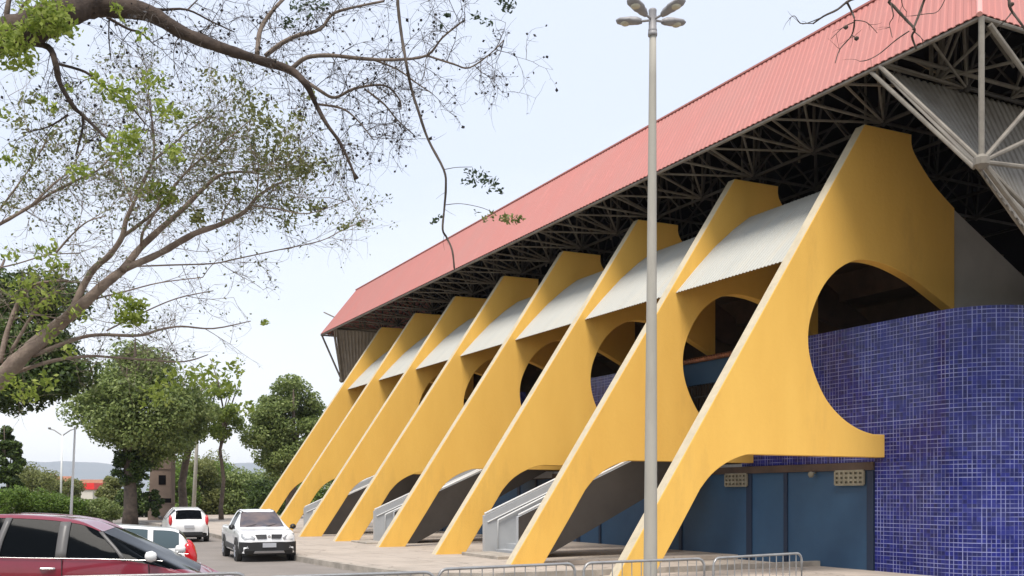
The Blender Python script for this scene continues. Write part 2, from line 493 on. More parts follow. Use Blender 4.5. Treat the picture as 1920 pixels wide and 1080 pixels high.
# ---------------------------------------------------------------- arena
XE, ZE, YN, YF = 18.0, 11.83, 14.03, 60.5
XW = 20.6
DY, Y1, RT = 5.05, 18.9, 0.33
arena = empty('arena_building', 'long arena with yellow slanted concrete ribs, pink roof edge and blue mosaic wall', 'building', (20, 38, 0))


def part(mb, name, mt, parent=None, **k):
    """build in world coordinates, parent to the arena keeping place"""
    o = mb.build(name, mt, None, **k)
    p = parent or arena
    o.parent = p
    if p is arena:
        o.matrix_parent_inverse = Matrix.Translation((-20, -38, 0))
    return o


hole = [(23.24, 6.98), (22.5, 7.32), (21.75, 7.66), (21.05, 7.88), (20.4, 8.0), (19.69, 7.99), (19.05, 7.72), (18.52, 7.24), (18.15, 6.6), (18.0, 6.05), (18.03, 5.5), (18.23, 4.95),
        (18.6, 4.38), (19.12, 3.95), (19.69, 3.68), (20.2, 3.56)]
arch = [(16.4, 2.97), (16.0, 2.95), (15.45, 2.76), (15.0, 2.48), (14.67, 2.14)]
leg = [(14.16, 1.36), (13.22, -0.05)]
neck = [(21.6, 11.5), (21.63, 11.15), (21.95, 10.75), (22.5, 10.25), (23.24, 9.77)]
SL = (19.95 - 12.25) / (11.5 - 0.0)
foot = [(12.22, -0.05), (19.92, 11.48)]
outline = [foot[0], foot[1]] + catmull(neck, 5) + catmull(hole, 4) + [(XW + .03, 3.56), (XW + .03, 2.97)] + catmull(arch, 4) + leg


def rib(y):
    r = empty('tmp', None, None, (0, 0, 0))
    bpy.data.objects.remove(r)
    m = MB(); m.prism_y(outline, 0, RT)
    o = m.build('rib', M['yellow'])
    o.parent = arena; o.location = (-20, y - 38, 0)
    bv = o.modifiers.new('bevel', 'BEVEL'); bv.width = 0.012; bv.segments = 1; bv.limit_method = 'ANGLE'
    # pale painted outer edge
    dx, dz = foot[1][0] - foot[0][0], foot[1][1] - foot[0][1]
    L = math.hypot(dx, dz); nx, nz_ = -dz / L, dx / L
    e = MB(); t = 0.006
    a = (foot[0][0] + nx * 0.0005, foot[0][1]); b = foot[1]
    e.add([(a[0] + nx * t, .012, a[1] + nz_ * t), (b[0] + nx * t, .012, b[1] + nz_ * t), (b[0] + nx * t, RT - .012, b[1] + nz_ * t), (a[0] + nx * t, RT - .012, a[1] + nz_ * t),
           (a[0] - nx * .01, .012, a[1] - nz_ * .01), (b[0] - nx * .01, .012, b[1] - nz_ * .01), (b[0] - nx * .01, RT - .012, b[1] - nz_ * .01), (a[0] - nx * .01, RT - .012, a[1] - nz_ * .01)],
          [(0, 1, 2, 3), (0, 4, 5, 1), (3, 2, 6, 7), (0, 3, 7, 4), (1, 5, 6, 2)])
    eo = e.build('edge_band', M['pale']); eo.parent = o
    return o


def copyof(o, y):
    c = o.copy(); col.objects.link(c); c.location.y = y - 38
    if o.name.startswith('rib'): c.location.x -= .03 * round((y - Y1) / DY)
    for ch in o.children:
        d = ch.copy(); col.objects.link(d); d.parent = c
    return c


rib0 = rib(Y1)
for k in range(1, 8):
    copyof(rib0, Y1 + DY * k)


# corrugated sheets between two edge curves
def corr(m, P, Q, pitch, amp, nrm, th=0.0, prof=((0, 0), (.3, 0), (.42, 1), (.88, 1), (1, 0))):
    """P(t), Q(t): lines of points along the two edges, t metres along; P, Q lists of rows"""
    rows = [Vector(p) for p in P]
    d = (Vector(Q[0]) - rows[0]); L = d.length; d.normalize()
    nrm = Vector(nrm)
    xs = []
    k = 0
    while k * pitch < L:
        for a, h in prof[:-1]:
            s = (k + a) * pitch
            if s < L: xs.append((s, h * amp))
        k += 1
    xs.append((L, 0))
    base = len(m.v)
    nr = len(rows)
    ends = [Vector(q) for q in Q]
    for s, h in xs:
        for r_, e_ in zip(rows, ends):
            p = r_.lerp(e_, s / L) + nrm * h
            m.v.append(tuple(p))
    for i in range(len(xs) - 1):
        for j in range(nr - 1):
            a = base + i * nr + j
            m.f.append((a, a + 1, a + nr + 1, a + nr))


prof_c = [(17.70, 7.86), (18.40, 8.62), (19.10, 9.33), (19.80, 9.93), (20.42, 10.38)]
m = MB()
L_ = DY - RT
corr(m, [(x, 0, z) for x, z in prof_c], [(x, L_, z) for x, z in prof_c], 0.14, 0.017, (-.67, 0, .74))
base_panel = m.build('canopy_panel', M['white_sheet'], fix=False)
sm = base_panel.modifiers.new('thick', 'SOLIDIFY'); sm.thickness = 0.012
base_panel.parent = arena
base_panel.location = (-20, Y1 + RT - 38, 0)
for k in range(1, 7):
    c = base_panel.copy(); col.objects.link(c); c.location.y = Y1 + RT + DY * k - 38

# roof fascia (pink), mitred ends
A_, B_ = 1.75, 2.6
m = MB()
nrm = Vector((-B_, 0, A_)).normalized()
corr(m, [(XE, YN, ZE), (XE + A_, YN + 1.4, ZE + B_)], [(XE, YF, ZE), (XE + A_, YF - A_, ZE + B_)], 0.2, 0.019, nrm)
fo = part(m, 'roof_fascia', M['pink'], fix=False)
sm = fo.modifiers.new('thick', 'SOLIDIFY'); sm.thickness = 0.02
m = MB()
nrm = Vector((0, -B_, 1.4)).normalized()
corr(m, [(XE, YN, ZE), (XE + A_, YN + 1.4, ZE + B_)], [(70, YN, ZE), (70 - A_, YN + 1.4, ZE + B_)], 0.2, 0.019, nrm)
fo = part(m, 'roof_fascia', M['pink'], fix=False)
sm = fo.modifiers.new('thick', 'SOLIDIFY'); sm.thickness = 0.02
m = MB()
corr(m, [(XE, YF, ZE), (XE + A_, YF - A_, ZE + B_)], [(70, YF, ZE), (70 - A_, YF - A_, ZE + B_)], 0.25, 0.035, Vector((0, B_, A_)).normalized())
part(m, 'roof_fascia', M['pink'], fix=False)
m = MB()
m.tube([(XE - .03, YN - .02, ZE - .01), (XE + A_ - .03, YN + 1.38, ZE + B_)], 0.06, 8)
part(m, 'corner_flashing', mat('pink_flashing', (0.72, 0.34, 0.30), 0.5))
m = MB(); m.box(XE + A_ - .1, 70, YN + 1.4, YF - A_, ZE + B_ - .06, ZE + B_ - .01)
part(m, 'roof', M['pink'])
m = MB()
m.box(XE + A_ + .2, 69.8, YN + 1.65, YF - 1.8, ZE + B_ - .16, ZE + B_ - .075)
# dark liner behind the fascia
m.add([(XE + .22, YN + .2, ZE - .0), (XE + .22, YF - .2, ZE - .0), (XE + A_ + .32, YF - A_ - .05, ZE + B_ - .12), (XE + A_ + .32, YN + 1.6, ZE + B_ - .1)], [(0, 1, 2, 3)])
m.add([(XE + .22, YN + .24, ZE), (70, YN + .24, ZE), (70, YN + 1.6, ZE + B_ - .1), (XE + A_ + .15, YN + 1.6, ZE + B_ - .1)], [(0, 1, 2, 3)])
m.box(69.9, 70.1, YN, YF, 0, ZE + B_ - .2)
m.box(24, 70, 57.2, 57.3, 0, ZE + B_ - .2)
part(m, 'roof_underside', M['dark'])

# space frame
m = MB(); ml = MB()
MY = DY / 2
ZB, ZT = 11.72, 14.0
y0 = Y1 + RT / 2
ys = [y0 + MY * i for i in range(-1, 16)]
X0 = 20.75; MX = 2.5
nodeb = [[(X0 + MX * i, y, ZB) for y in ys] for i in range(6)]
ysT = [y0 + MY * (i - .5) for i in range(-1, 17)]
nodet = [[(X0 + MX * i - (MX / 2 if i else .55), y, ZT) for y in ysT] for i in range(6)]
for i in range(6):
    t = m if i else m
    for j in range(len(ys)):
        if j + 1 < len(ys): m.tube([nodeb[i][j], nodeb[i][j + 1]], .05)
        if i + 1 < 6: m.tube([nodeb[i][j], nodeb[i + 1][j]], .045)
        for ti in (i, i + 1):
            if ti < 6:
                for tj in (j, j + 1): m.tube([nodeb[i][j], nodet[ti][tj]], .036, 5)
    for j in range(len(ysT) - 1):
        m.tube([nodet[i][j], nodet[i][j + 1]], .045, 5)
for i in range(6):
    for j in range(len(ys)):
        x, y, z = nodeb[i][j]
        m.lathe([(.02, -.11), (.10, -.05), (.10, .05), (.02, .11)], (x, y, z), 8)
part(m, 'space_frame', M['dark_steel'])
# eave frame: edge beam, outriggers, hangers
m = MB()
ZEB = ZE - .05
m.tube([(XE + .06, YN, ZEB), (XE + .06, YF, ZEB)], .05, 8)
m.tube([(XE + .06, YN + .02, ZEB), (69, YN + .02, ZEB)], .05, 8)
m.tube([(XE + .06, YF, ZEB), (69, YF, ZEB)], .05, 8)
for j, y in enumerate(ys):
    a = nodeb[0][j]
    m.tube([(XE + .08, y, ZEB), a], .037)
    for d in (-1, 1):
        m.tube([(XE + .08, y + d * MY / 2, ZEB), a], .034, 5)
        m.tube([(XE + 1.02, y + d * MY / 2, ZE + 1.22), a], .036, 5)
        m.tube([(XE + 1.02, y + d * MY / 2, ZE + 1.22), (XE + 1.75, y, ZE + 2.05)], .03, 5)
        m.tube([(XE + .08, y + d * MY / 2, ZEB), (XE + 1.02, y + d * MY / 2, ZE + 1.22)], .032, 5)
        m.tube([(XE + 1.02, y + d * MY / 2, ZE + 1.22), (X0, y + d * MY / 2, ZB + .02)], .03, 5)
    m.tube([a, (a[0] + .02, a[1], ZT)], .038)
    m.tube([(a[0] + .3, a[1] + .9, ZB), (a[0] + .3, a[1] + .9, ZT)], .036)
    m.tube([(XE + 1.02, y - MY / 2, ZE + 1.22), (XE + 1.02, y + MY / 2, ZE + 1.22)], .035, 5)
part(m, 'eave_frame', M['steel'])

# open end frames and their raked corrugated sheet
def endframe(ye, d, node, xin):
    """ye: eave end; d: direction into the building (+1 near end, -1 far end)"""
    N = Vector((node[0], ye, node[1]))
    m = MB()
    if d > 0:
        m.tube([(node[0], ye, ZEB), N], .06, 10)
    else:
        m.tube([(XE + .1, ye, ZEB), N], .06, 8)
        m.tube([(XE + .9, ye, ZEB), N], .06, 8)
    m.lathe([(.05, -.16), (.16, -.07), (.16, .07), (.05, .16)], N, 10)
    A = Vector((XE + .05, ye + d * 2.65, ZEB - .02))
    for off in (0, .30):
        a = A + Vector((off * .1, d * off * 1.0, 0)); b = N + Vector((0, d * off * .55, -off * .25))
        m.tube([a, b], .05, 8)
    # struts fanning inward from the node
    for q in ((19.29, 10.0), (19.6, 9.55), (20.2, 8.95), (19.4, 8.05)):
        v = Vector((q[0] - 18.0, 0, q[1] - 8.8))
        m.tube([N, N + v * 2.6], .05, 8)
    m.tube([(node[0] + .25, ye, ZEB - .1), N + Vector((3.0, 0, .9))], .06, 8)
    for q in (0, .32):
        m.tube([(XE + .1, ye + d * (2.6 - q), ZEB + q * .4), (40, ye + d * (2.6 - q), ZEB + q * .4)], .05, 8)
    x = XE + .6
    for q in (1.65, 1.95):
        m.tube([(XE + q, ye + d * 2.6, ZEB), (XE + q, ye + d * 2.6, ZEB + 2.3)], .05, 8)
    m.tube([(XE + 1.8, ye + d * 2.6, ZEB + .05), (XE + .2, ye + d * .1, ZEB + 1.4)], .04, 6)
    m.tube([N, N + Vector((3.2, d * .05, -2.32))], .06, 8)
    m.tube([N + Vector((.12, d * .2, 0)), N + Vector((3.2, d * .3, -2.32))], .045, 8)
    while x < 38:
        m.tube([(x, ye, ZEB), (x + 1.25, ye + d * 2.5, ZEB)], .04)
        m.tube([(x + 1.25, ye + d * 2.5, ZEB), (x + 2.5, ye, ZEB)], .04)
        m.tube([(x + 1.25, ye + d * 1.25, ZEB + 2.1), (x, ye, ZEB)], .035)
        m.tube([(x + 1.25, ye + d * 1.25, ZEB + 2.1), (x + 2.5, ye, ZEB)], .035)
        m.tube([(x + 1.25, ye + d * 1.25, ZEB + 2.1), (x + 1.25, ye + d * 2.5, ZEB)], .035)
        x += 2.5
    part(m, 'end_frame', M['steel_light'])
    # corrugated sheet hanging from the inner chord down past the node
    s = MB()
    z0, z1 = ZEB - .05, N.z - .1
    top = [Vector((X, ye + d * 2.75, z0)) for X in (XE + .1, XE + 3.4)]
    bot0 = Vector((N.x + .05, ye + d * .12, z1))
    sl = (z0 - z1) / (2.63)
    zc = z1 - 9.0
    bot1 = N + Vector((2.55, d * .2, -1.85))
    # strips along X, corrugation running down the slope
    pitch, X = .22, XE + .1
    prof = ((0, 0), (.35, 0), (.45, 1), (.9, 1))
    nr = Vector((0, -d * .75, .66))
    k = 0; pts = []
    while k * pitch < 3.3:
        for a_, h in prof:
            t = (k + a_) * pitch / 3.3
            if t <= 1: pts.append((t, h * .035))
        k += 1
    b = len(s.v)
    for t, h in pts:
        p = top[0].lerp(top[1], t) + nr * h
        q = bot0.lerp(bot1, t) + nr * h
        s.v += [tuple(p), tuple(q)]
    for i in range(len(pts) - 1):
        s.f.append((b + 2 * i, b + 2 * i + 1, b + 2 * i + 3, b + 2 * i + 2))
    corr(s, [tuple(bot1), tuple(top[1])], [(34, bot1.y, bot1.z), (34, top[1].y, top[1].z)], .22, .035, nr)
    part(s, 'end_sheet', M['grey_sheet'], fix=False)


endframe(YN, 1, (18.05, 8.82), 24)
endframe(YF, -1, (19.35, 9.1), 24)

# seating stand: stepped slab and grey end wall
top = [(21.7, 10.55)]
x, z = 21.7, 10.55
for i in range(17):
    top += [(x + .8, z), (x + .8, z - .424)]
    x += .8; z -= .424
und = []
x, z = 21.75, 9.9
for i in range(16):
    und += [(x, z), (x + .8, z)] if i % 2 == 0 else [(x, z - .45), (x + .8, z - .45)]
    x += .8; z -= .424
m = MB(); m.prism_y(top + und[::-1], Y1 + RT + .02, 57, caps=True)
part(m, 'seating_stand', M['brown'])
m = MB()
m.prism_y([(23.25, 6.6), (23.25, 9.76), (36, 3.0), (36, 2.9), (23.25, 2.9)], Y1 + .05, Y1 + RT - .05)
part(m, 'stand_end_wall', M['grey_wall'])
for k in range(0, 8):
    m = MB()
    y = Y1 + DY * k
    m.prism_y([(20.9, 9.6), (22.0, 9.6), (25.6, 7.6), (25.6, 7.1), (23.3, 7.6)], y + .06 + (0.3 if k == 0 else 0), y + RT - .06 + (0.3 if k == 0 else 0))
    part(m, 'raker_beam', M['brown'])
# upper floor slab and inner rooms
m = MB(); m.box(XW + .25, 32, 17.5, 57, 2.66, 2.965)
part(m, 'upper_floor', M['grey_wall'])
m = MB()
m.box(26.5, 26.7, 17.5, 57, 2.97, 8.0)
part(m, 'inner_wall', M['brown'])


# mosaic walls: vertical sheet following a plan path, with thickness
def wallpath(path, z0, z1, th, name, mt, uoff=0):
    m = MB(); m.uv = []
    n = len(path)
    u = uoff
    us = [u]
    for i in range(1, n):
        u += math.hypot(path[i][0] - path[i - 1][0], path[i][1] - path[i - 1][1]); us.append(u)
    inner = []
    for i, p in enumerate(path):
        a = path[max(i - 1, 0)]; b = path[min(i + 1, n - 1)]
        d = Vector((b[0] - a[0], b[1] - a[1])).normalized()
        inner.append((p[0] - d.y * th, p[1] + d.x * th))
    vs = []
    for i in range(n):
        for (q, z) in ((path[i], z0), (path[i], z1), (inner[i], z1), (inner[i], z0)):
            vs.append((q[0], q[1], z)); m.uv.append((us[i] + (0 if q is path[i] else .0), z + (0 if q is path[i] else th)))
    fs = []
    for i in range(n - 1):
        for k in range(4):
            a = 4 * i + k; b = 4 * i + (k + 1) % 4
            fs.append((a, b, b + 4, a + 4))
    fs += [(0, 3, 2, 1), (4 * n - 4, 4 * n - 3, 4 * n - 2, 4 * n - 1)]
    m.add(vs, fs)
    return part(m, name, mt)


ZTILE, ZLOW = 6.50, 2.87
rc = 1.5
arc = [(XW + rc - rc * math.cos(a), 17.25 - rc * math.sin(a)) for a in [i * math.pi / 2 / 10 for i in range(11)]]
wallpath([(XW, 24.5), (XW, 22), (XW, 19.22), (XW, 18.2)] + arc + [(26, 15.75), (34, 15.75)], ZLOW, ZTILE, .25, 'mosaic_wall', M['tile'])
wallpath([(XW, 19.22), (XW, 18.2)] + arc + [(26, 15.75), (34, 15.75)], -.02, ZLOW - .004, .25, 'mosaic_wall', M['tile'], 5.28)
for k in (2, 4):
    wallpath([(XW, Y1 + DY * (k + 1) + .3), (XW, Y1 + DY * k)], ZLOW, ZTILE, .25, 'mosaic_wall', M['tile'], k * 3.3)
wallpath([(XW, 57), (XW, Y1 + DY * 6)], ZLOW, ZTILE, .25, 'mosaic_wall', M['tile'], 11)
m = MB(); m.box(XW + .02, XW + .25, 19.24, 57, -.02, 2.65)
part(m, 'lower_wall', M['blue'])
m = MB()
m.box(XW + .25, XW + .6, 19.22, 57, 2.45, 2.655)
for k in range(0, 14):
    y = 22.55 + DY / 2 * k if False else 22.55 + DY * k
    if y < 56: m.box(XW - .03, XW + .02, y - .07, y + .07, 0.02 if y < 24.7 else PZ, 2.64)
for k in range(1, 8):
    y = Y1 + DY * k + .2
    m.box(XW - .02, XW + .02, y - .12, y + .12, 0.02 if y < 24.7 else PZ, 2.64)
m.box(XW - .04, XW + .02, 19.24, 19.46, 0.02, 2.64)
part(m, 'wall_joint', M['blue_dark'])
m = MB()
m.box(XW - .05, XW + .3, 19.24, 24.5, 2.655, 2.862)
m.box(XW - .05, XW + .3, 24.5, 57, 2.655, 2.862)
part(m, 'slab_edge', M['brown'])
# pierced vent panels
vp = None
for k, (ya, yb) in enumerate([(19.55, 20.55), (24.2, 25.2), (34.3, 35.3), (44.4, 45.4)]):
    m = MB()
    z0, z1 = 2.28, 2.64
    for q in range(7):
        y = ya + (yb - ya) * q / 6
        m.box(XW - .09, XW - .03, y - .028, y + .028, z0, z1)
    for q in range(4):
        z = z0 + (z1 - z0) * q / 3
        m.box(XW - .085, XW - .04, ya, yb, z - .03, z + .03)
    m.box(XW - .035, XW - .031, ya, yb, z0, z1)
    part(m, 'vent_grille', M['vent'])
m = MB(); c_ = (XW - .18, 21.35, 2.58)
m.lathe([(.02, .07), (.07, .05), (.09, -.02), (.05, -.09)], c_, 12)
m.tube([(XW, 21.35, 2.62), c_], .02)
part(m, 'bulkhead_lamp', M['vent'], smooth=True)

# recessed openings above the stairs: beam, clay tile coping, barred gate
for k in (1, 3, 5):
    ya, yb = Y1 + DY * k + RT + .2, Y1 + DY * (k + 1) + .1
    m = MB(); m.box(22.0, 22.2, ya - .4, yb + .4, 5.85, 6.62)
    part(m, 'lintel_beam', M['blue'])
    m = MB()
    yy = ya - .4
    while yy < yb + .4:
        m.tube([(21.75, yy, 6.66), (22.5, yy, 6.86)], .06, 8)
        yy += .13
    m.box(21.8, 22.5, ya - .4, yb + .4, 6.625, 6.66)
    part(m, 'tile_coping', M['rooftile'])
    m = MB()
    yy = ya - .4
    while yy < yb + .4:
        m.box(22.05, 22.08, yy, yy + .03, 2.97, 5.85)
        yy += .16
    m.box(22.04, 22.09, ya - .4, yb + .4, 3.9, 3.95)
    m.box(22.04, 22.09, ya - .4, yb + .4, 5.4, 5.45)
    part(m, 'gate_bars', M['dark_steel'])


# stairs
def stair(y):
    """y: near parapet outer face"""
    pr = [(13.62, PZ), (14.45, PZ), (XW + .02, 3.17), (XW + .02, 4.05), (19.9, 4.05), (13.62, 1.36)]
    m = MB()
    sd2 = MB(); sd2.prism_y([(x + .0, z) for x, z in pr], -.012, -.003)  # thin dark sheet over the near parapet, painted-in shade rather than another finish
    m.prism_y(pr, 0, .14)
    m.prism_y(pr, 2.26, 2.40)
    st = [(14.0, PZ)]
    n = 17; x, z = 14.0, PZ
    tr = (19.8 - 14.0) / (n - 1); rs = (2.965 - PZ) / n
    for i in range(n):
        st += [(x, z + rs), (x + tr if i < n - 1 else XW + .02, z + rs)]
        x += tr; z += rs
    st += [(XW + .02, 2.70), (19.6, 2.66), (14.55, PZ)]
    m.prism_y(st, .14, 2.26)
    o = m.build('staircase', M['stair'])
    o.parent = arena; o.location = (-20, y - 38, 0)
    so_ = sd2.build('side_shade_sheet', M['stair_shade']); so_.parent = o
    h = MB()
    for yy in (0.07, 2.33):
        h.tube([(13.66, yy, 1.42), (19.9, yy, 4.12), (XW, yy, 4.12)], .03, 8)
    h.tube([(14.05, 2.19, PZ), (14.05, 2.19, 1.22), (19.9, 2.19, 3.82)], .024, 8)
    h.tube([(13.72, 2.24, 1.16), (19.9, 2.24, 3.82)], .02, 8)
    h.tube([(14.05, 0.21, PZ), (14.05, 0.21, 1.22), (19.9, 0.21, 3.82)], .024, 8)
    ho = h.build('handrail', M['white'], smooth=True); ho.parent = o
    return o


s0 = stair(26.0)
copyof(s0, 26.0 + 2 * DY)
copyof(s0, 26.0 + 4 * DY)

# ---------------------------------------------------------------- low slabs at the feet
def slab(x0, x1, y0, y1, h, label, name='concrete_slab', grp=None):
    m = MB(); m.box(x0, x1, y0, y1, PZ - .02, PZ + h)
    o = m.build(name, M['kerb']); bv = o.modifiers.new('b', 'BEVEL'); bv.width = .015
    tag(o, label, 'slab', grp)


slab(12.9, 13.9, 25.9, 28.4, .10, 'low concrete slab on the pavement beside the foot of the second nearest yellow rib')
slab(12.6, 13.4, 36.3, 38.2, .07, 'low concrete slab on the pavement beside the foot of the fourth yellow rib from the camera')
m = MB()
m.lathe([(.14, 0), (.20, .1), (.26, .32), (.25, .5), (.27, .52), (.22, .53), (.2, .45)], (0, 0, 0), 16)
o = m.build('planter', M['terracotta'], smooth=True); o.location = (16.5, 33.4, PZ)
tag(o, 'brown pot on the pavement at the blue lower wall, left of the nearest grey staircase', 'pot')

# ---------------------------------------------------------------- street lamp in front
P0 = W(1219, 928, 17.0)
lamp = empty('street_lamp', 'tall pale concrete lamp post with four grey lamp heads, in front of the yellow ribs', 'street lamp', (P0.x, P0.y, 0))
zt = CH + (928 - 14) * 17 / F
m = MB()
nseg = 14
m.tube([(0.055 * i / nseg, 0, zt * .955 * i / nseg) for i in range(nseg + 1)], [.120 - .062 * i / nseg for i in range(nseg + 1)], 20)
po = m.build('post', M['concrete_pole'], lamp, smooth=True)
m = MB()
m.lathe([(.074, 0), (.074, .06), (.066, .07), (.066, .36), (.07, .38), (.06, .40)], (.05, 0, zt - .42), 18)
m.lathe([(.076, -.05), (.08, -.02), (.076, .02)], (.05, 0, zt - .42), 18)
m.build('bracket_sleeve', M['lamp_grey'], lamp, smooth=True)
for k, (az, tl) in enumerate([(158, 8), (24, 6), (226, 14), (316, 14)]):
    # azimuth in the camera's own right/forward axes, turned into the world
    a = R(az) - TH
    d = Vector((math.cos(a), math.sin(a), 0))
    sd_ = Vector((-d.y, d.x, 0))
    c0 = Vector((.05, 0, zt - .20))
    m = MB()
    tz = math.tan(R(tl))
    m.tube([c0, c0 + d * .20 + Vector((0, 0, .20 * tz * .5))], .02, 8)
    h = m.build('lamp_head', M['lamp_grey'], lamp)
    st = c0 + d * .19 + Vector((0, 0, .1 * tz))
    sh = MB(); rings = []
    for (t, wd, up, dn) in ((0, .045, .045, .04), (.07, .08, .075, .05), (.14, .085, .08, .05), (.18, .115, .075, .04), (.36, .115, .06, .04), (.43, .07, .03, .025)):
        c = st + d * t + Vector((0, 0, t * tz))
        rings.append([c + sd_ * wd * math.cos(q) + Vector((0, 0, (up if math.sin(q) > 0 else dn) * math.sin(q))) for q in [i * math.pi / 6 for i in range(12)]])
    vs = [p for rr in rings for p in rr]
    fs = [(i * 12 + j, i * 12 + (j + 1) % 12, (i + 1) * 12 + (j + 1) % 12, (i + 1) * 12 + j) for i in range(5) for j in range(12)]
    fs += [tuple(range(11, -1, -1)), tuple(range(60, 72))]
    sh.add(vs, fs)
    sh.build('housing', M['lamp_grey'], h, smooth=True)
    g = MB()
    c = st + d * .28 + Vector((0, 0, .28 * tz - .045))
    g.lathe([(.02, -.015), (.06, -.01), (.085, .01), (.085, .03)], c, 14)
    g.build('lamp_glass', M['lamp_glass'], h, smooth=True)

# ---------------------------------------------------------------- crowd barriers
def barrier():
    r = empty('crowd_barrier', 'x', 'barrier', group='steel crowd barriers in a row')
    L = 2.08
    m = MB()
    rr = .12
    fr = [(0.02, 0, .18)] + [(0.02, 0, 1.1 - rr)] + [(0.02 + rr - rr * math.cos(a), 0, 1.1 - rr + rr * math.sin(a)) for a in [i * math.pi / 10 for i in range(1, 6)]]
    fr2 = [(L - p[0], 0, p[2]) for p in fr][::-1]
    m.tube(fr + fr2 + [(0.02, 0, .18)], .019, 8)
    m.build('frame', M['galv'], r, smooth=True)
    m = MB()
    n = 13
    for i in range(1, n):
        x = L * i / n
        m.tube([(x, 0, .18), (x, 0, 1.085)], .0075, 6)
    m.build('bars', M['galv'], r)
    for x in (.35, L - .35):
        m = MB()
        m.tube([(x, -.28, .02), (x, -.26, .03), (x, 0, .18), (x, .26, .03), (x, .28, .02)], .016, 6)
        m.build('foot', M['galv'], r)
    return r


bar0 = barrier()
bl = ['steel crowd barrier at the right end of the row, before the dark blue wall', 'steel crowd barrier standing in front of the lamp post and the nearest rib',
      'steel crowd barrier left of the lamp post, third from the right end', 'steel crowd barrier below the fourth rib, between two others on the road edge',
      'steel crowd barrier at the left end of the row, nearest the red car']
ends = [((11.19, 11.88), (9.14, 11.5)), ((9.03, 11.52), (6.95, 11.45)), ((6.88, 11.48), (4.80, 11.29)), ((4.72, 11.32), (2.80, 11.50) ), ((2.72, 11.36), (1.2, 11.1))]
ends[3] = ((4.74, 11.30), (2.72, 11.42))
ends[4] = ((2.62, 11.75), (0.6, 12.1))
for i, (a, b) in enumerate(ends):
    o = bar0 if i == 0 else copy_tree(bar0)
    o['label'] = bl[i]
    d = Vector((a[0] - b[0], a[1] - b[1]))
    o.location = (b[0], b[1], 0.0 if i != 3 else -0.03)
    o.rotation_euler = (0, 0, math.atan2(d.y, d.x))


# ---------------------------------------------------------------- cars
def grid_body(net, mm=5):
    """net[i][j] half-body control points (x,y,z); returns fine grid"""
    rows = [catmull(r, mm) for r in net]                       # along j
    nj = len(rows[0])
    cols_ = [catmull([rows[i][j] for i in range(len(rows))], mm) for j in range(nj)]   # along i
    return [[cols_[j][i] for j in range(nj)] for i in range(len(cols_[0]))]


def car(root, net, paint, glass_cells, wheels, wr, half_w, pillars, mm=5, pillar_mat=None):
    G = grid_body(net, mm)
    ni, nj = len(G), len(G[0])
    body = MB(); panes = {}
    for side in (1, -1):
        for i in range(ni - 1):
            for j in range(nj - 1):
                q = [G[i][j], G[i + 1][j], G[i + 1][j + 1], G[i][j + 1]]
                q = [(p[0], p[1] * side, p[2]) for p in q]
                cell = (i // mm, j // mm)
                key = glass_cells.get(cell)
                if key:
                    nm = key[0] if key[2] else key[0] + ('L' if side > 0 else 'R')
                    panes.setdefault(nm, (key, MB()))[1].add([(p[0], p[1] * .993, p[2] - .004) for p in q], [(0, 1, 2, 3)])
                else:
                    body.add(q, [(0, 1, 2, 3)])
    # floor pan
    o = body.build('body', paint, root, fix=False)
    bm = bmesh.new(); bm.from_mesh(o.data)
    bmesh.ops.remove_doubles(bm, verts=bm.verts, dist=.0005)
    bmesh.ops.recalc_face_normals(bm, faces=bm.faces); bm.to_mesh(o.data); bm.free()
    o.data.polygons.foreach_set('use_smooth', [True] * len(o.data.polygons))
    for nm, (key, mb) in panes.items():
        p = mb.build(key[0], key[1], root, fix=False)
        bm = bmesh.new(); bm.from_mesh(p.data)
        bmesh.ops.remove_doubles(bm, verts=bm.verts, dist=.0005)
        bmesh.ops.recalc_face_normals(bm, faces=bm.faces); bm.to_mesh(p.data); bm.free()
        p.data.polygons.foreach_set('use_smooth', [True] * len(p.data.polygons))
    # pillars: strips lying on the surface between two net points
    for (i, ja, jb, wd) in pillars:
        for side in (1, -1):
            m = MB()
            pts = [G[i * mm][j] for j in range(ja * mm, jb * mm + 1)]
            vs = []
            for p in pts:
                vs += [(p[0] - wd / 2, side * (p[1] + .004), p[2]), (p[0] + wd / 2, side * (p[1] + .004), p[2])]
            m.add(vs, [(2 * k, 2 * k + 1, 2 * k + 3, 2 * k + 2) for k in range(len(pts) - 1)])
            po_ = m.build('pillar', pillar_mat or paint, root, smooth=True)
            s_ = po_.modifiers.new('t', 'SOLIDIFY'); s_.thickness = .02; s_.offset = 0
    u = MB(); xs = [p[0] for r in net for p in r]
    u.box(min(xs) + .25, max(xs) - .25, -half_w + .12, half_w - .12, .2, .55)
    u.build('underbody', M['black'], root)
    for x in wheels:
        for side in (1, -1):
            y = side * (half_w - .10)
            a = MB()
            a.lathe([(wr + .075, -.02), (wr + .075, .115)], (x, y if side > 0 else y - .095, wr), 28, 'Y')
            a.build('wheel_arch', M['black'], root)
            w_ = MB(); s2 = side
            prof = [(wr * .62, .0), (wr * .97, .0), (wr, .03), (wr, .15), (wr * .97, .185), (wr * .66, .19)]
            if side < 0: prof = [(r_, -h_) for r_, h_ in prof]
            w_.lathe(prof, (x, y - side * .06, wr), 28, 'Y')
            t = w_.build('wheel', M['rubber'], root)
            r_ = MB()
            yo = y - side * .06 + side * .175
            r_.lathe([(wr * .60, 0), (wr * .62, side * .018), (wr * .56, side * .018), (wr * .52, side * .004)], (x, yo, wr), 24, 'Y')
            for k in range(5):
                an = 2 * math.pi * k / 5
                dx, dz = math.cos(an), math.sin(an)
                r_.tube([(x, yo + side * .012, wr), (x + dx * wr * .56, yo + side * .014, wr + dz * wr * .56)], .028, 6)
            r_.build('rim', M['alloy'], t)
    return G


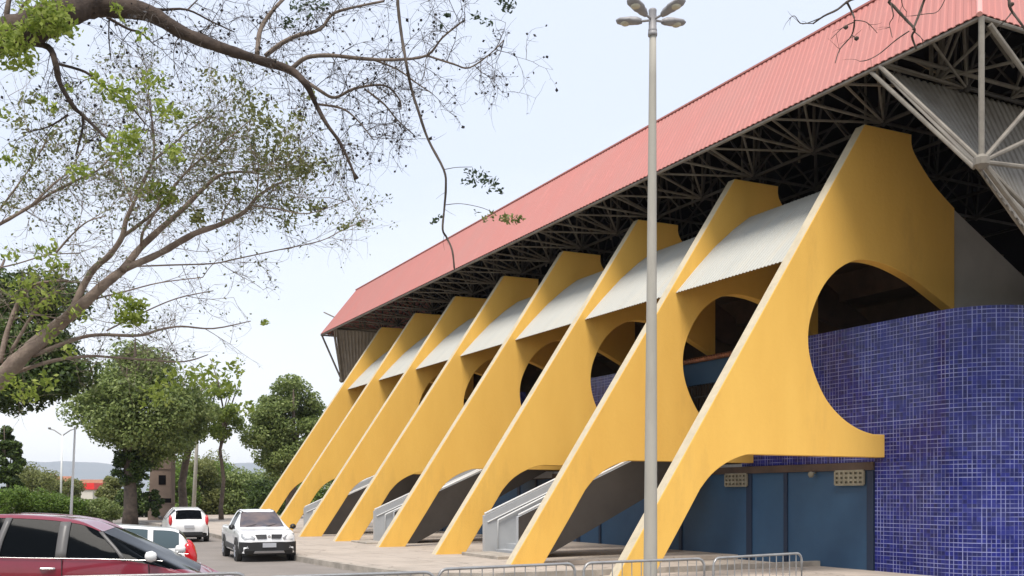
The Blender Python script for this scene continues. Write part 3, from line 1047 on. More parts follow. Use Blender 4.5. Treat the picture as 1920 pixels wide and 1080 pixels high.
def quadpanel(root, name, mt, pts, th=.012, smooth=False):
    """polygon panel with thickness given by its outward normal"""
    ps = [Vector(p) for p in pts]
    nrm_ = Vector((0, 0, 0))
    for i in range(len(ps)):
        a, b = ps[i], ps[(i + 1) % len(ps)]
        nrm_ += Vector(((a.y - b.y) * (a.z + b.z), (a.z - b.z) * (a.x + b.x), (a.x - b.x) * (a.y + b.y)))
    nrm_.normalize()
    n = len(ps)
    m = MB()
    m.add([tuple(p + nrm_ * th) for p in ps] + [tuple(p - nrm_ * th) for p in ps],
          [tuple(range(n)), tuple(range(2 * n - 1, n - 1, -1))] + [(i, n + i, n + (i + 1) % n, (i + 1) % n) for i in range(n)])
    return m.build(name, mt, root)


def mirror(root, x, y, z, paint, side, s=1.0):
    m = MB()
    rings = []
    for (t, w1, h1) in ((0, .02, .02), (.02, .07, .06), (.08, .085, .075), (.13, .05, .05), (.145, .02, .02)):
        rings.append([(x - .05 + t * s, y + side * (.10 + w1 * s * math.cos(q)), z + h1 * s * math.sin(q)) for q in [i * math.pi / 5 for i in range(10)]])
    m.add([p for r_ in rings for p in r_], [(i * 10 + j, i * 10 + (j + 1) % 10, (i + 1) * 10 + (j + 1) % 10, (i + 1) * 10 + j) for i in range(4) for j in range(10)])
    m.tube([(x, y, z - .05), (x, y + side * .08, z - .02)], .02, 6)
    m.build('wing_mirror', paint, root, smooth=True)


# --- white pickup coming towards the camera (local +x = forward)
hw = .84
def st(x, zc, z1, z2, y1, y2, y3=None, dx1=0, dx2=0, dx3=0, zb=.30, z3=None):
    y3 = y3 or y2
    return [(x, 0, zc), (x + dx1 * .4, y1 * .6, zc - .01), (x + dx1, y1, z1), (x + dx2, y2, z2), (x + dx3, y3, z3 or (z2 + zb) / 2 + .02), (x + dx3, y3 * .985, zb)]


net = [
    st(2.18, .42, .42, .40, .55, .70, .72, -.03, -.08, -.10, .26, .33),
    st(2.17, .66, .65, .62, .56, .76, .78, -.04, -.16, -.17, .27, .45),
    st(2.08, .84, .83, .79, .60, .79, .83, -.05, -.18, -.2, .30, .55),
    st(1.75, .93, .92, .86, .64, .80, .84, 0, 0, 0, .30, .58),
    st(1.02, 1.02, 1.01, .94, .68, .82, .85, -.10, 0, 0, .30, .6),
    st(.22, 1.47, 1.43, .95, .55, .82, .85, -.04, .25, .25, .30, .6),
    st(-.35, 1.52, 1.47, .97, .56, .82, .85, 0, 0, 0, .30, .6),
    st(-.62, 1.50, 1.45, .98, .56, .82, .85, 0, -.02, -.02, .30, .6),
    st(-.85, 1.00, 1.0, .99, .62, .82, .85, 0, 0, 0, .30, .6),
    st(-1.5, .99, .99, .98, .62, .82, .85, 0, 0, 0, .32, .6),
    st(-2.22, .98, .98, .97, .62, .81, .83, 0, 0, 0, .38, .6),
    st(-2.28, .70, .70, .70, .60, .78, .80, 0, 0, 0, .40, .55),
]
gm, gd = M['glass_mid'], M['glass_dark']
cells = {(4, 0): ('windscreen', gm, True), (4, 1): ('windscreen', gm, True),
         (5, 2): ('side_window', gd, False), (7, 0): ('rear_window', gd, True), (7, 1): ('rear_window', gd, True)}
pick = empty('pickup_truck', 'white pickup truck with black bumper driving towards the camera beside the kerb', 'pickup truck')
G = car(pick, net, M['car_white'], cells, (1.38, -1.38), .31, .86, [])
# details on the nose
for s in (1, -1):
    quadpanel(pick, 'headlight', M['clear_lamp'], [(2.135, s * .42, .66), (2.13, s * .40, .72), (2.06, s * .50, .79), (1.86, s * .76, .83), (1.90, s * .765, .70), (2.03, s * .68, .655)], .05)
    quadpanel(pick, 'grille', M['black'], [(2.165, s * .07, .70), (2.12, s * .07, .815), (2.09, s * .40, .81), (2.15, s * .34, .69)], .03)
    m = MB(); m.lathe([(.02, 0), (.045, .02), (.05, .03)], (2.10, s * .60, .44), 14, 'X')
    m.build('fog_lamp', M['clear_lamp'], pick, smooth=True)
    mirror(pick, .95, s * .83, 1.02, M['black'], s, 1.15)
    quadpanel(pick, 'side_moulding', M['black'], [(1.0, s * .862, .33), (1.0, s * .862, .48), (-1.0, s * .862, .52), (-1.0, s * .862, .36)], .015)
    quadpanel(pick, 'arch_trim', M['black'], [(1.72, s * .85, .33), (1.70, s * .85, .60), (1.55, s * .85, .72), (1.2, s * .85, .72), (1.05, s * .85, .6), (1.02, s * .85, .33)], .02)
    quadpanel(pick, 'arch_trim', M['black'], [(-1.72, s * .85, .33), (-1.70, s * .85, .60), (-1.55, s * .85, .72), (-1.2, s * .85, .72), (-1.05, s * .85, .6), (-1.02, s * .85, .33)], .02)
m = MB()
bp = [(2.19, .0, 0), (2.18, .35, 0), (2.13, .58, 0), (2.02, .78, 0), (1.9, .845, 0)]
bp = catmull(bp, 4)
for s in (1, -1):
    vs = []
    for (x, y, _) in bp: vs += [(x + .012, s * y, .34), (x + .02, s * y, .585), (x - .02, s * y, .60), (x - .05, s * y, .25)]
    n = len(bp)
    m.add(vs, [(4 * i + k, 4 * i + (k + 1) % 4, 4 * i + 4 + (k + 1) % 4, 4 * i + 4 + k) for i in range(n - 1) for k in range(4)])
m.build('front_bumper', M['black'], pick)
quadpanel(pick, 'skid_plate', M['alloy'], [(2.215, -.42, .33), (2.215, .42, .33), (2.19, .46, .27), (2.19, -.46, .27)], .012)
quadpanel(pick, 'number_plate', M['plate'], [(2.225, -.20, .44), (2.225, .20, .44), (2.225, .20, .57), (2.225, -.20, .57)], .006)
m = MB(); m.lathe([(.03, 0), (.045, .015), (.02, .02)], (2.155, 0, .77), 14, 'X'); m.build('badge', M['chrome'], pick)
m = MB(); m.tube([(-.9, -.74, 1.0), (-.78, -.6, 1.3), (-.78, .6, 1.3), (-.9, .74, 1.0)], .025, 8); m.build('roll_bar', M['black'], pick)
for s in (1, -1):
    m = MB(); m.tube([(.25, s * .50, 1.475), (-.5, s * .52, 1.53)], .014, 6); m.build('roof_rail', M['black'], pick)
m = MB(); m.tube([(1.02, .1, 1.035), (.75, .5, 1.10)], .008, 5); m.tube([(1.02, -.5, 1.035), (.8, -.1, 1.10)], .008, 5); m.build('wiper', M['black'], pick)


def place(o, px, py, yaw_cam, z=0.0):
    """stand a thing where (px,py) meets the ground; yaw of local +x from the camera's right axis"""
    D = F * (CH - z) / (py - HY)
    p = W(px, HY, D)
    o.location = (p.x, p.y, z)
    o.rotation_euler = (0, 0, yaw_cam - TH)


place(pick, 483, 1046, R(-67))


# --- hatchback (white), used for the driving and the parked one
def hatch(root, paint, glass_side):
    net = [
        st(1.95, .40, .40, .38, .50, .66, .70, -.03, -.08, -.10, .22, .32),
        st(1.93, .62, .62, .60, .52, .72, .76, -.04, -.14, -.16, .24, .44),
        st(1.82, .82, .81, .76, .58, .76, .81, -.05, -.14, -.16, .26, .5),
        st(1.2, .95, .94, .88, .64, .79, .83, 0, 0, 0, .26, .56),
        st(.95, 1.0, .99, .92, .66, .80, .84, -.05, 0, 0, .26, .58),
        st(.15, 1.42, 1.38, .95, .53, .81, .845, -.02, .25, .25, .26, .6),
        st(-.50, 1.48, 1.43, .98, .55, .81, .845, 0, 0, 0, .26, .6),
        st(-1.15, 1.44, 1.39, 1.03, .54, .81, .845, 0, 0, 0, .26, .62),
        st(-1.62, 1.37, 1.32, 1.05, .51, .76, .81, 0, 0, 0, .28, .62),
        st(-1.84, .98, .97, .94, .54, .74, .78, 0, .06, .07, .30, .6),
        st(-1.95, .70, .69, .68, .56, .73, .78, 0, .08, .10, .30, .5),
        st(-1.93, .40, .40, .39, .52, .70, .74, 0, .06, .08, .26, .33),
    ]
    cells = {(4, 0): ('windscreen', gm, True), (4, 1): ('windscreen', gm, True),
             (5, 2): ('side_window', glass_side, False), (6, 2): ('side_window', glass_side, False),
             (7, 2): ('quarter_window', glass_side, False),
             (8, 0): ('rear_window', gd, True), (8, 1): ('rear_window', gd, True)}
    car(root, net, paint, cells, (1.22, -1.22), .29, .85, [(5, 2, 3, .05), (6, 2, 3, .07), (7, 2, 3, .09)])
    for s in (1, -1):
        m = MB(); rg = []
        for k in range(9):
            a_ = math.pi * k / 8; zz = .93 - .22 * math.cos(a_); q_ = math.sin(a_)
            cx_ = -1.86 + .16 * (zz - .72)
            rg += [(cx_ + .02 + (.11 * q_ + .004) * math.cos(b_), s * (.735 + (.075 * q_ + .004) * math.sin(b_)), zz) for b_ in [math.pi * j / 5 for j in range(10)]]
        m.add(rg, [(10 * k + j, 10 * k + (j + 1) % 10, 10 * k + 10 + (j + 1) % 10, 10 * k + 10 + j) for k in range(8) for j in range(10)])
        m.build('tail_lamp', M['red_lamp'], root, smooth=True)
        mirror(root, .85, s * .82, 1.0, M['black'], s)
        quadpanel(root, 'headlight', M['clear_lamp'], [(1.86, s * .42, .66), (1.83, s * .44, .76), (1.66, s * .72, .80), (1.70, s * .745, .68)], .02)
    quadpanel(root, 'rear_bumper', M['black'], [(-1.965, -.55, .30), (-1.965, -.55, .44), (-1.965, .55, .44), (-1.965, .55, .30)], .02)
    quadpanel(root, 'number_plate', M['plate'], [(-1.985, -.20, .60), (-1.985, -.20, .72), (-1.985, .20, .72), (-1.985, .20, .60)], .01)
    m = MB(); m.tube([(-1.8, .02, 1.02), (-1.83, -.35, 1.0)], .01, 5); m.build('wiper', M['black'], root)


ha = empty('hatchback_car', 'white hatchback seen from behind with its red tail lamps, beyond the pickup on the road', 'car')
hatch(ha, M['car_white'], gd)
place(ha, 345, 1013.5, R(90 + 24))
hb = empty('hatchback_car', 'white parked hatchback half hidden behind the dark red car, its red tail lamp showing', 'car')
hatch(hb, M['car_white'], M['glass_quarter'])
hb.scale = (1.04, 1.0, .985)
# --- dark red people carrier in front
rd = empty('minivan_car', 'dark red family car with tinted windows parked at the left foreground', 'car')
net = [
    st(2.24, .40, .40, .38, .55, .72, .76, -.03, -.1, -.12, .24, .33),
    st(2.22, .58, .58, .55, .56, .78, .82, -.04, -.16, -.18, .26, .42),
    st(2.12, .68, .67, .64, .62, .82, .86, -.05, -.16, -.18, .28, .48),
    st(1.80, .73, .73, .73, .70, .85, .88, -.1, -.1, 0, .28, .52),
    st(1.56, .81, .88, .90, .73, .86, .89, -.30, -.24, 0, .28, .57),
    st(.28, 1.50, 1.45, 1.035, .62, .865, .895, -.03, .36, .36, .28, .64),
    st(-.25, 1.65, 1.60, 1.07, .61, .87, .90, 0, .0, .0, .28, .66),
    st(-1.05, 1.71, 1.66, 1.10, .62, .87, .90, 0, -.10, 0, .28, .68),
    st(-1.62, 1.69, 1.64, 1.13, .61, .86, .89, 0, -.22, -.2, .28, .7),
    st(-2.00, 1.60, 1.56, 1.14, .58, .82, .86, 0, -.08, -.08, .30, .7),
    st(-2.18, 1.08, 1.07, 1.02, .60, .79, .84, 0, .04, .05, .32, .66),
    st(-2.22, .50, .50, .49, .56, .74, .80, 0, .05, .07, .28, .40),
]
cells = {(4, 0): ('windscreen', gd, True), (4, 1): ('windscreen', gd, True), (4, 2): ('quarter_window', gd, False),
         (5, 2): ('side_window', gd, False), (6, 2): ('side_window', gd, False), (7, 2): ('side_window', gd, False), (8, 2): ('rear_quarter_window', gd, False),
         (9, 0): ('rear_window', gd, True), (9, 1): ('rear_window', gd, True)}
for i_ in (4, 5):
    p_ = net[i_][1]; net[i_][1] = (p_[0], net[i_][2][1] * .86, net[i_][2][2] + .008)
# ---- finer stations: front window 5-6 joined; B pillar at station 6, C pillar at 7/8
car(rd, net, M['car_red'], cells, (1.35, -1.40), .32, .90, [(5, 2, 3, .06), (6, 2, 3, .15), (7, 2, 3, .09)], pillar_mat=M['pillar_grey'])


def place_c(o, lat, dep, yaw, z=0.0):
    o.location = (lat * C_ + dep * S_, dep * C_ - lat * S_, z)
    o.rotation_euler = (0, 0, yaw - TH)


place_c(rd, -6.42, 15.65, R(6))
place_c(hb, -7.85, 18.5, R(198))
for s in (1, -1):
    mirror(rd, 1.02, s * .875, 1.10, M['white'], s, 1.15)
    for x in (-.42, -1.45):
        m = MB(); m.tube([(x - .10, s * .905, .93), (x - .08, s * .93, .93), (x + .08, s * .93, .93), (x + .10, s * .905, .93)], .017, 8)
        m.build('door_handle', M['chrome'], rd)
    m = MB(); m.tube([(1.2, s * .893, 1.03), (.3, s * .898, 1.065), (-.9, s * .898, 1.09), (-1.9, s * .875, 1.12)], .006, 6)
    m.build('window_trim', M['chrome'], rd)
    m = MB()
    for pp in ([(-.22, .902, 1.06), (-.22, .912, .66), (-.22, .90, .32)], [(-1.22, .90, 1.08), (-1.20, .905, .80), (-1.05, .90, .62)], [(1.0, .897, .98), (1.02, .90, .66), (1.0, .89, .32)]):
        m.tube([(x, s * y, z) for x, y, z in pp], .007, 5)
    m.build('door_seam', M['black'], rd)
    quadpanel(rd, 'headlight', M['clear_lamp'], [(2.17, s * .46, .53), (2.13, s * .48, .64), (1.90, s * .76, .69), (1.94, s * .80, .56)], .02)
    quadpanel(rd, 'tail_lamp', M['red_lamp'], [(-2.17, s * .66, .85), (-2.08, s * .66, 1.35), (-1.98, s * .78, 1.35), (-2.06, s * .82, .85)], .03)

# ---------------------------------------------------------------- foliage
def leaf(m, p, n, size, rng, asp=.5):
    """one diamond leaf"""
    a = n.cross(Vector((rng.uniform(-1, 1), rng.uniform(-1, 1), rng.uniform(-1, 1))))
    if a.length < 1e-3: a = Vector((1, 0, 0))
    a.normalize(); b = n.cross(a)
    a = a * size * .5; b = b * size * asp * .5
    m.v += [tuple(p - a), tuple(p + b * .9 - a * .1), tuple(p + a), tuple(p - b * .9 - a * .1)]
    k = len(m.v)
    m.f.append((k - 4, k - 3, k - 2, k - 1))


def rv(rng):
    while True:
        v = Vector((rng.uniform(-1, 1), rng.uniform(-1, 1), rng.uniform(-1, 1)))
        if .05 < v.length < 1: return v.normalized()


def crown(c, rad, nl, size, rng, lobes=45, lr=.30, hole=.0, shape=None):
    """leaves gathered in overlapping clumps spread through an uneven volume"""
    m = MB(); c = Vector(c); rad = Vector(rad)
    L = []
    for i in range(lobes):
        d = rv(rng)
        r_ = rng.uniform(.45, .88)
        q = Vector((d.x * rad.x, d.y * rad.y, d.z * rad.z)) * r_
        if shape:
            k = shape(q.z / rad.z); q.x *= k; q.y *= k
        L.append((c + q, min(rad) * lr * rng.uniform(.6, 1.25)))
    wts = [l[1] ** 2 for l in L]
    for l in rng.choices(L, wts, k=nl):
        d = rv(rng)
        rr = l[1] * (rng.random() ** .35)
        p = l[0] + Vector((d.x, d.y, d.z * .8)) * rr
        n = (d * .7 + rv(rng) * .8 + Vector((0, 0, .4))).normalized()
        leaf(m, p, n, size * rng.uniform(.6, 1.3), rng, .6)
    return m


def trunkmesh(base, topz, r, rng, spread=1.6, nb=6, top=None):
    m = MB()
    b = Vector(base)
    h = topz - b.z
    pts = [b + Vector((rng.uniform(-.05, .05) * h * t, rng.uniform(-.05, .05) * h * t, h * t)) for t in (0, .12, .35, .6, .8)]
    m.tube(pts, [r * 1.35, r * 1.05, r * .9, r * .78, r * .6], 12)
    for i in range(nb):
        a = rng.uniform(0, 6.28); s = pts[rng.choice([2, 3, 3, 4])]
        e = s + Vector((math.cos(a) * spread, math.sin(a) * spread, h * rng.uniform(.35, .6)))
        m.tube([s, s.lerp(e, .5) + Vector((0, 0, .12 * h * rng.random())), e], [r * .5, r * .33, r * .12], 8)
    return m


def tree(name, label, cat, px, D, ytop, ybot, wpx, lm, tr=.35, nl=15000, size=.24, seed=1, grp=None, lobes=60, lr=.3, tm='trunk', dep=1.0, shape=None, nb=6, cdx=0):
    rng = random.Random(seed)
    g = W(px, HY, D)
    zt_ = CH + (HY - ytop) * D / F; zb = CH + (HY - ybot) * D / F
    w_ = wpx * D / F / 2
    o = empty(name, label, cat, (g.x, g.y, 0), 0, grp)
    cz = (zt_ + zb) / 2
    m = crown((cdx * C_, -cdx * S_, cz), (w_, w_ * dep, (zt_ - zb) / 2), nl, size, rng, lobes, lr, shape=shape)
    m.build('crown', lm, o, fix=False)
    t = trunkmesh((0, 0, -.05), cz + (zt_ - cz) * .3, tr, rng, w_ * .55, nb)
    t.build('trunk', M[tm], o, smooth=True)
    return o


tg = 'broad trees along the far side of the road'
MT = tree('mango_tree', 'large round dense green tree with dark trunks, tallest crown beside the tan pillar', 'tree', 244, 68, 640, 872, 255, M['leaf_mango'], .42, 46000, .27, 11, tg, 130, .29, dep=.9, shape=lambda t: (1 - .35 * max(0, t) ** 2) if t > -.2 else 1 - .3 * (-t - .2), nb=9, cdx=.75)
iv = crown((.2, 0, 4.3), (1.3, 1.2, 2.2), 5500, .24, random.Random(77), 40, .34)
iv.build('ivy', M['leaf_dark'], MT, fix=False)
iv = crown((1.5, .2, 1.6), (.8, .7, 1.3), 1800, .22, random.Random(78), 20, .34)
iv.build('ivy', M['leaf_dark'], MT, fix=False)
tree('ivy_clad_tree', 'green tree just right of the large round tree, its low crown hanging over the pillar', 'tree', 345, 72, 715, 858, 130, M['leaf_mango'], .3, 12000, .27, 12, tg, 60, .3)
tree('dense_tree', 'dense dark green domed tree directly behind the farthest yellow rib', 'tree', 545, 80, 688, 925, 180, M['leaf_mango'], .4, 36000, .27, 13, tg, 100, .30, dep=.9, shape=lambda t: 1 - .35 * t if t > 0 else 1)
tree('loose_tree', 'loose yellow green tree with sky showing through, left of the dense domed tree', 'tree', 415, 76, 700, 850, 105, M['leaf_light'], .16, 7000, .24, 14, tg, 46, .28)
tree('shade_tree', 'dark evergreen tree at the left edge with a ragged hanging crown', 'tree', -75, 44, 495, 800, 330, M['leaf_dark'], .4, 42000, .22, 15, None, 90, .26, nb=8, cdx=2.4)
# small trees and shrubs behind the road
sg = 'bushy trees behind the road'
for i, (px, D, yt, yb, wp, lmn, lab) in enumerate([
    (330, 92, 862, 985, 80, 'leaf_hedge', 'bright green bush behind the lamp post on the far road side'),
    (372, 95, 850, 985, 90, 'leaf_olive', 'olive green slender tree right of the pale lamp post beyond the white hatchback'),
    (410, 98, 858, 985, 80, 'leaf_hedge', 'mid green tree under the loose yellow green tree'),
    (392, 104, 846, 985, 100, 'leaf_olive', 'tall olive bush behind the gap between the pale lamp post and the pickup'),
    (350, 103, 858, 985, 90, 'leaf_hedge', 'light green bush directly above the white hatchback roof'),
    (560, 95, 880, 985, 90, 'leaf_hedge', 'green bush seen through the low arches of the two farthest ribs'),
    (620, 97, 880, 985, 110, 'leaf_mango', 'green bush beyond the far end of the arena behind the farthest ribs'),
    (475, 104, 868, 985, 90, 'leaf_mango', 'green bush filling the gap left of the dense domed tree'),
    (452, 96, 872, 985, 75, 'leaf_mango', 'dark green bush just left of the farthest yellow rib'),
    (505, 92, 885, 985, 80, 'leaf_dark', 'very dark bush under the dense domed tree, behind the farthest rib'),
    (255, 84, 905, 985, 60, 'leaf_dark', 'dark low bush growing at the foot of the large round tree'),
    (208, 88, 885, 990, 55, 'leaf_olive', 'olive bush left of the trunk of the large round tree'),
    (15, 62, 800, 950, 45, 'leaf_dark', 'dark narrow tree at the far left edge below the ragged evergreen'),
    (60, 110, 872, 950, 100, 'leaf_olive', 'grey green tree in the distance above the clipped hedge'),
    (118, 120, 895, 950, 60, 'leaf_olive', 'small distant shrub beneath the double armed lamp'),
]):
    tree('bushy_tree', lab, 'bush', px, D, yt - 4, yb, wp * 1.15, M[lmn], .12, 9000, .26, 30 + i, sg, 44, .42)
for i, (px, D, yt, wp, lab) in enumerate([
    (20, 50, 912, 90, 'bright green hedge shrub at the left picture edge behind the red car roof'),
    (75, 51, 915, 95, 'bright green hedge shrub left of the leaning white pole'),
    (130, 52, 922, 80, 'green hedge shrub around the foot of the leaning white pole'),
    (180, 53, 928, 90, 'darker green hedge shrub right of the leaning white pole')]):
    tree('hedge_shrub', lab, 'shrub', px, D, yt, 990, wp, M['leaf_hedge'] if i < 3 else M['leaf_mango'], .06, 7000, .14, 50 + i, 'shrubs of the roadside hedge', 40, .42)
for px, s_ in ((420, 70), (436, 71)):
    pass

# tan pillar, far canopy, hills
g = W(305, HY, 75)
pil = empty('masonry_pillar', 'tall tan weathered masonry pillar with dark openings, right of the large round tree', 'pillar', (g.x, g.y, 0), -TH)
m = MB()
m.prism_y([(-.95, -.05), (.72, -.05), (.82, 7.2), (-.58, 7.2)], -.5, .5)
m.box(-.85, .84, -.56, .56, 1.35, 1.42)
m.box(-.78, .86, -.56, .56, 3.9, 3.96)
m.build('shaft', M['masonry'], pil)
m = MB(); m.box(-.12, .40, -.53, -.45, 2.75, 3.45); m.box(-.86, .78, -.53, -.45, 1.42, 1.75)
m.build('opening', M['dark'], pil)
g = W(158, HY, 150)
cn = empty('canopy_building', 'distant low building with a bright red canopy edge above the hedge', 'building', (g.x, g.y, 0), -TH)
m = MB(); m.box(-2.4, 2.3, -2, 2, 2.8, 3.75); m.build('canopy', M['red_paint'], cn)
m = MB(); m.box(-2.2, 2.0, -1.8, 1.8, 0, 2.8); m.build('wall', M['cream'], cn)
# far town walls
rng = random.Random(5)
for i, (px, D, wd, h) in enumerate([(70, 420, 14, 9), (112, 380, 9, 7), (185, 460, 16, 7)]):
    g = W(px, HY, D)
    b = empty('far_house', ['far pale house left of the double armed lamp', 'far pale house right behind the double armed lamp', 'far pale house left of the large round tree trunk'][i], 'house', (g.x, g.y, 0), -TH, 'far pale houses under the hills')
    m = MB(); m.box(-wd / 2, wd / 2, -4, 4, 0, h); m.build('wall', M['cream'], b)
    m = MB(); m.add([(-wd / 2 - .5, -4.5, h), (wd / 2 + .5, -4.5, h), (wd / 2 + .5, 4.5, h), (-wd / 2 - .5, 4.5, h), (-wd / 2, 0, h + 2), (wd / 2, 0, h + 2)],
                    [(0, 1, 5, 4), (2, 3, 4, 5), (1, 2, 5), (3, 0, 4), (0, 3, 2, 1)]); m.build('roof', M['rooftile'], b)
m = MB()
rng = random.Random(3)
xs = list(range(-500, 1150, 12))
hv = []
for x in xs:
    t = x / 100.0
    y = 866 - 5 * math.sin(t * .9 + 2.1) + 2.0 * math.sin(t * 3.1) + .8 * math.sin(t * 9.3) + rng.uniform(-.25, .25)
    if x > 480: y += (x - 480) * .04
    hv.append((x, y))
dl = [(4000, 0.0), (4300, .30), (4600, .62), (4900, .9), (5100, 1.0), (5300, .85), (5700, .0)]
n = len(hv)
for D, k in dl:
    for x, y in hv:
        top = W(x, y, 5100).z
        p = W(x, HY, D)
        m.v.append((p.x, p.y, -2 + (top + 2) * k * (1 + rng.uniform(-.03, .03) * (k not in (0, 1.0)))))
for r_ in range(len(dl) - 1):
    for i in range(n - 1):
        a = r_ * n + i
        m.f.append((a, a + 1, a + n + 1, a + n))
tag(m.build('hills', M['hill'], smooth=True), kind='structure')

# distant lamp posts
def farlamp(px, D, ytop, ylean, r, label, kind):
    g = W(px, HY, D)
    o = empty('street_lamp' if kind != 's' else 'pole', label, 'street lamp' if kind != 's' else 'pole', (g.x, g.y, 0), -TH)
    zt_ = CH + (HY - ytop) * D / F
    lx = ylean * D / F
    m = MB(); m.tube([(0, 0, 0), (lx * .5, 0, zt_ * .5), (lx, 0, zt_)], [r, r * .8, r * .6], 10)
    m.build('post', M['white'] if kind != 'c' else M['concrete_pole'], o, smooth=True)
    if kind == 'd': arms = [(-1, 0), (1, 0)]
    elif kind == 's': arms = []
    else: arms = [(-1, .3), (1, -.3)]
    for dx, dy in arms:
        m = MB(); m.tube([(lx, 0, zt_ - .1), (lx + dx * .9, dy, zt_ + .5), (lx + dx * 1.5, dy * 1.5, zt_ + .65)], r * .5, 8); ar = m.build('arm', M['lamp_grey'], o)
        m = MB(); c = Vector((lx + dx * 1.4, dy * 1.4, zt_ + .62))
        m.lathe([(.03, -.0), (.16, .05), (.18, .14), (.08, .2)], c, 10); m.build('lamp_head', M['lamp_grey'], ar, smooth=True)
    return o


farlamp(113, 110, 815, 4, .13, 'distant white lamp post with two arms, against the hills', 'd')
farlamp(131, 46, 800, 10, .07, 'slightly leaning thin white pole rising from the hedge behind the red car', 's')
farlamp(362, 84, 735, 12, .18, 'pale concrete lamp post behind the white hatchback, its top hidden in leaves', 'c')

# ---------------------------------------------------------------- foreground trees
def limb(m, pts, D, w0, w1, rng, n=8, dz=.0, D1=None):
    """pts px polyline -> smooth 3D limb at depth D..D1, w px widths"""
    D1 = D if D1 is None else D1
    P = []
    k = len(pts)
    for i, (x, y) in enumerate(pts):
        t = i / (k - 1)
        P.append(tuple(W(x, y, D + (D1 - D) * t + rng.uniform(-.12, .12))))
    Q = catmull(P, 4)
    rad = []
    for i in range(len(Q)):
        t = i / (len(Q) - 1)
        rad.append(max(.002, (w0 + (w1 - w0) * t if not hasattr(w0, '__len__') else w0[min(int(t * (len(w0) - 1)), len(w0) - 2)] * (1 - (t * (len(w0) - 1)) % 1) + w0[min(int(t * (len(w0) - 1)), len(w0) - 2) + 1] * ((t * (len(w0) - 1)) % 1 if t < 1 else 1)) * (D + (D1 - D) * t) / F / 2 * rng.uniform(.92, 1.08)))
    m.tube(Q, rad, n)
    return [Vector(q) for q in Q]


def twig(m, p, d, L, r, rng, lv, tips, droop=-.05):
    """recursive fine branching"""
    seg = 4
    pts = [p]; cur = p; dd = d.normalized()
    for i in range(seg):
        dd = (dd + rv(rng) * .28 + Vector((0, 0, droop))).normalized()
        cur = cur + dd * L / seg
        pts.append(cur)
    m.tube(pts, [r * (1 - .6 * i / seg) for i in range(seg + 1)], 4 if lv > 0 else 3, cap=False)
    if lv <= 0:
        tips += pts[2:]
        return
    for i in range(1, seg + 1):
        for _ in range(1 if rng.random() < .75 else 2):
            e = (dd * .55 + rv(rng) * .85).normalized()
            twig(m, pts[i], e, L * rng.uniform(.45, .75), r * .6, rng, lv - 1, tips, droop)


def sprays(m, P, n, L, r, rng, lv, tips, t0=.2, droop=-.05, bias=None):
    for _ in range(n):
        i = rng.randint(int(len(P) * t0), len(P) - 1)
        t = (P[min(i + 1, len(P) - 1)] - P[max(i - 1, 0)]).normalized()
        d = (t * .5 + rv(rng) * .9 + (bias or Vector((0, 0, 0)))).normalized()
        twig(m, P[i], d, L * rng.uniform(.6, 1.2), r, rng, lv, tips, droop)


def cluster(m, x, y, rp, D, n, size, rng, flat=.8):
    c = W(x, y, D); r_ = rp * D / F
    for _ in range(n):
        q = rv(rng) * (rng.random() ** .5) * r_
        q.z *= flat
        n_ = (rv(rng) + Vector((0, -.3, .5))).normalized()
        leaf(m, c + q, n_, size * rng.uniform(.6, 1.3), rng, .55)


RG = Vector((C_, -S_, 0))
# --- tree A: dark limb arching over from the upper left
rng = random.Random(21)
base = W(-420, HY, 8.6)
TA = empty('overhanging_tree', 'nearly leafless tree whose thick dark limb arches over the top left, dotted with seed pods', 'tree', (base.x, base.y, 0))


def wb(m, name, mt, root, **k):
    o = m.build(name, mt, None, **k)
    o.parent = root
    o.matrix_parent_inverse = Matrix.Translation(-Vector(root.location))
    return o


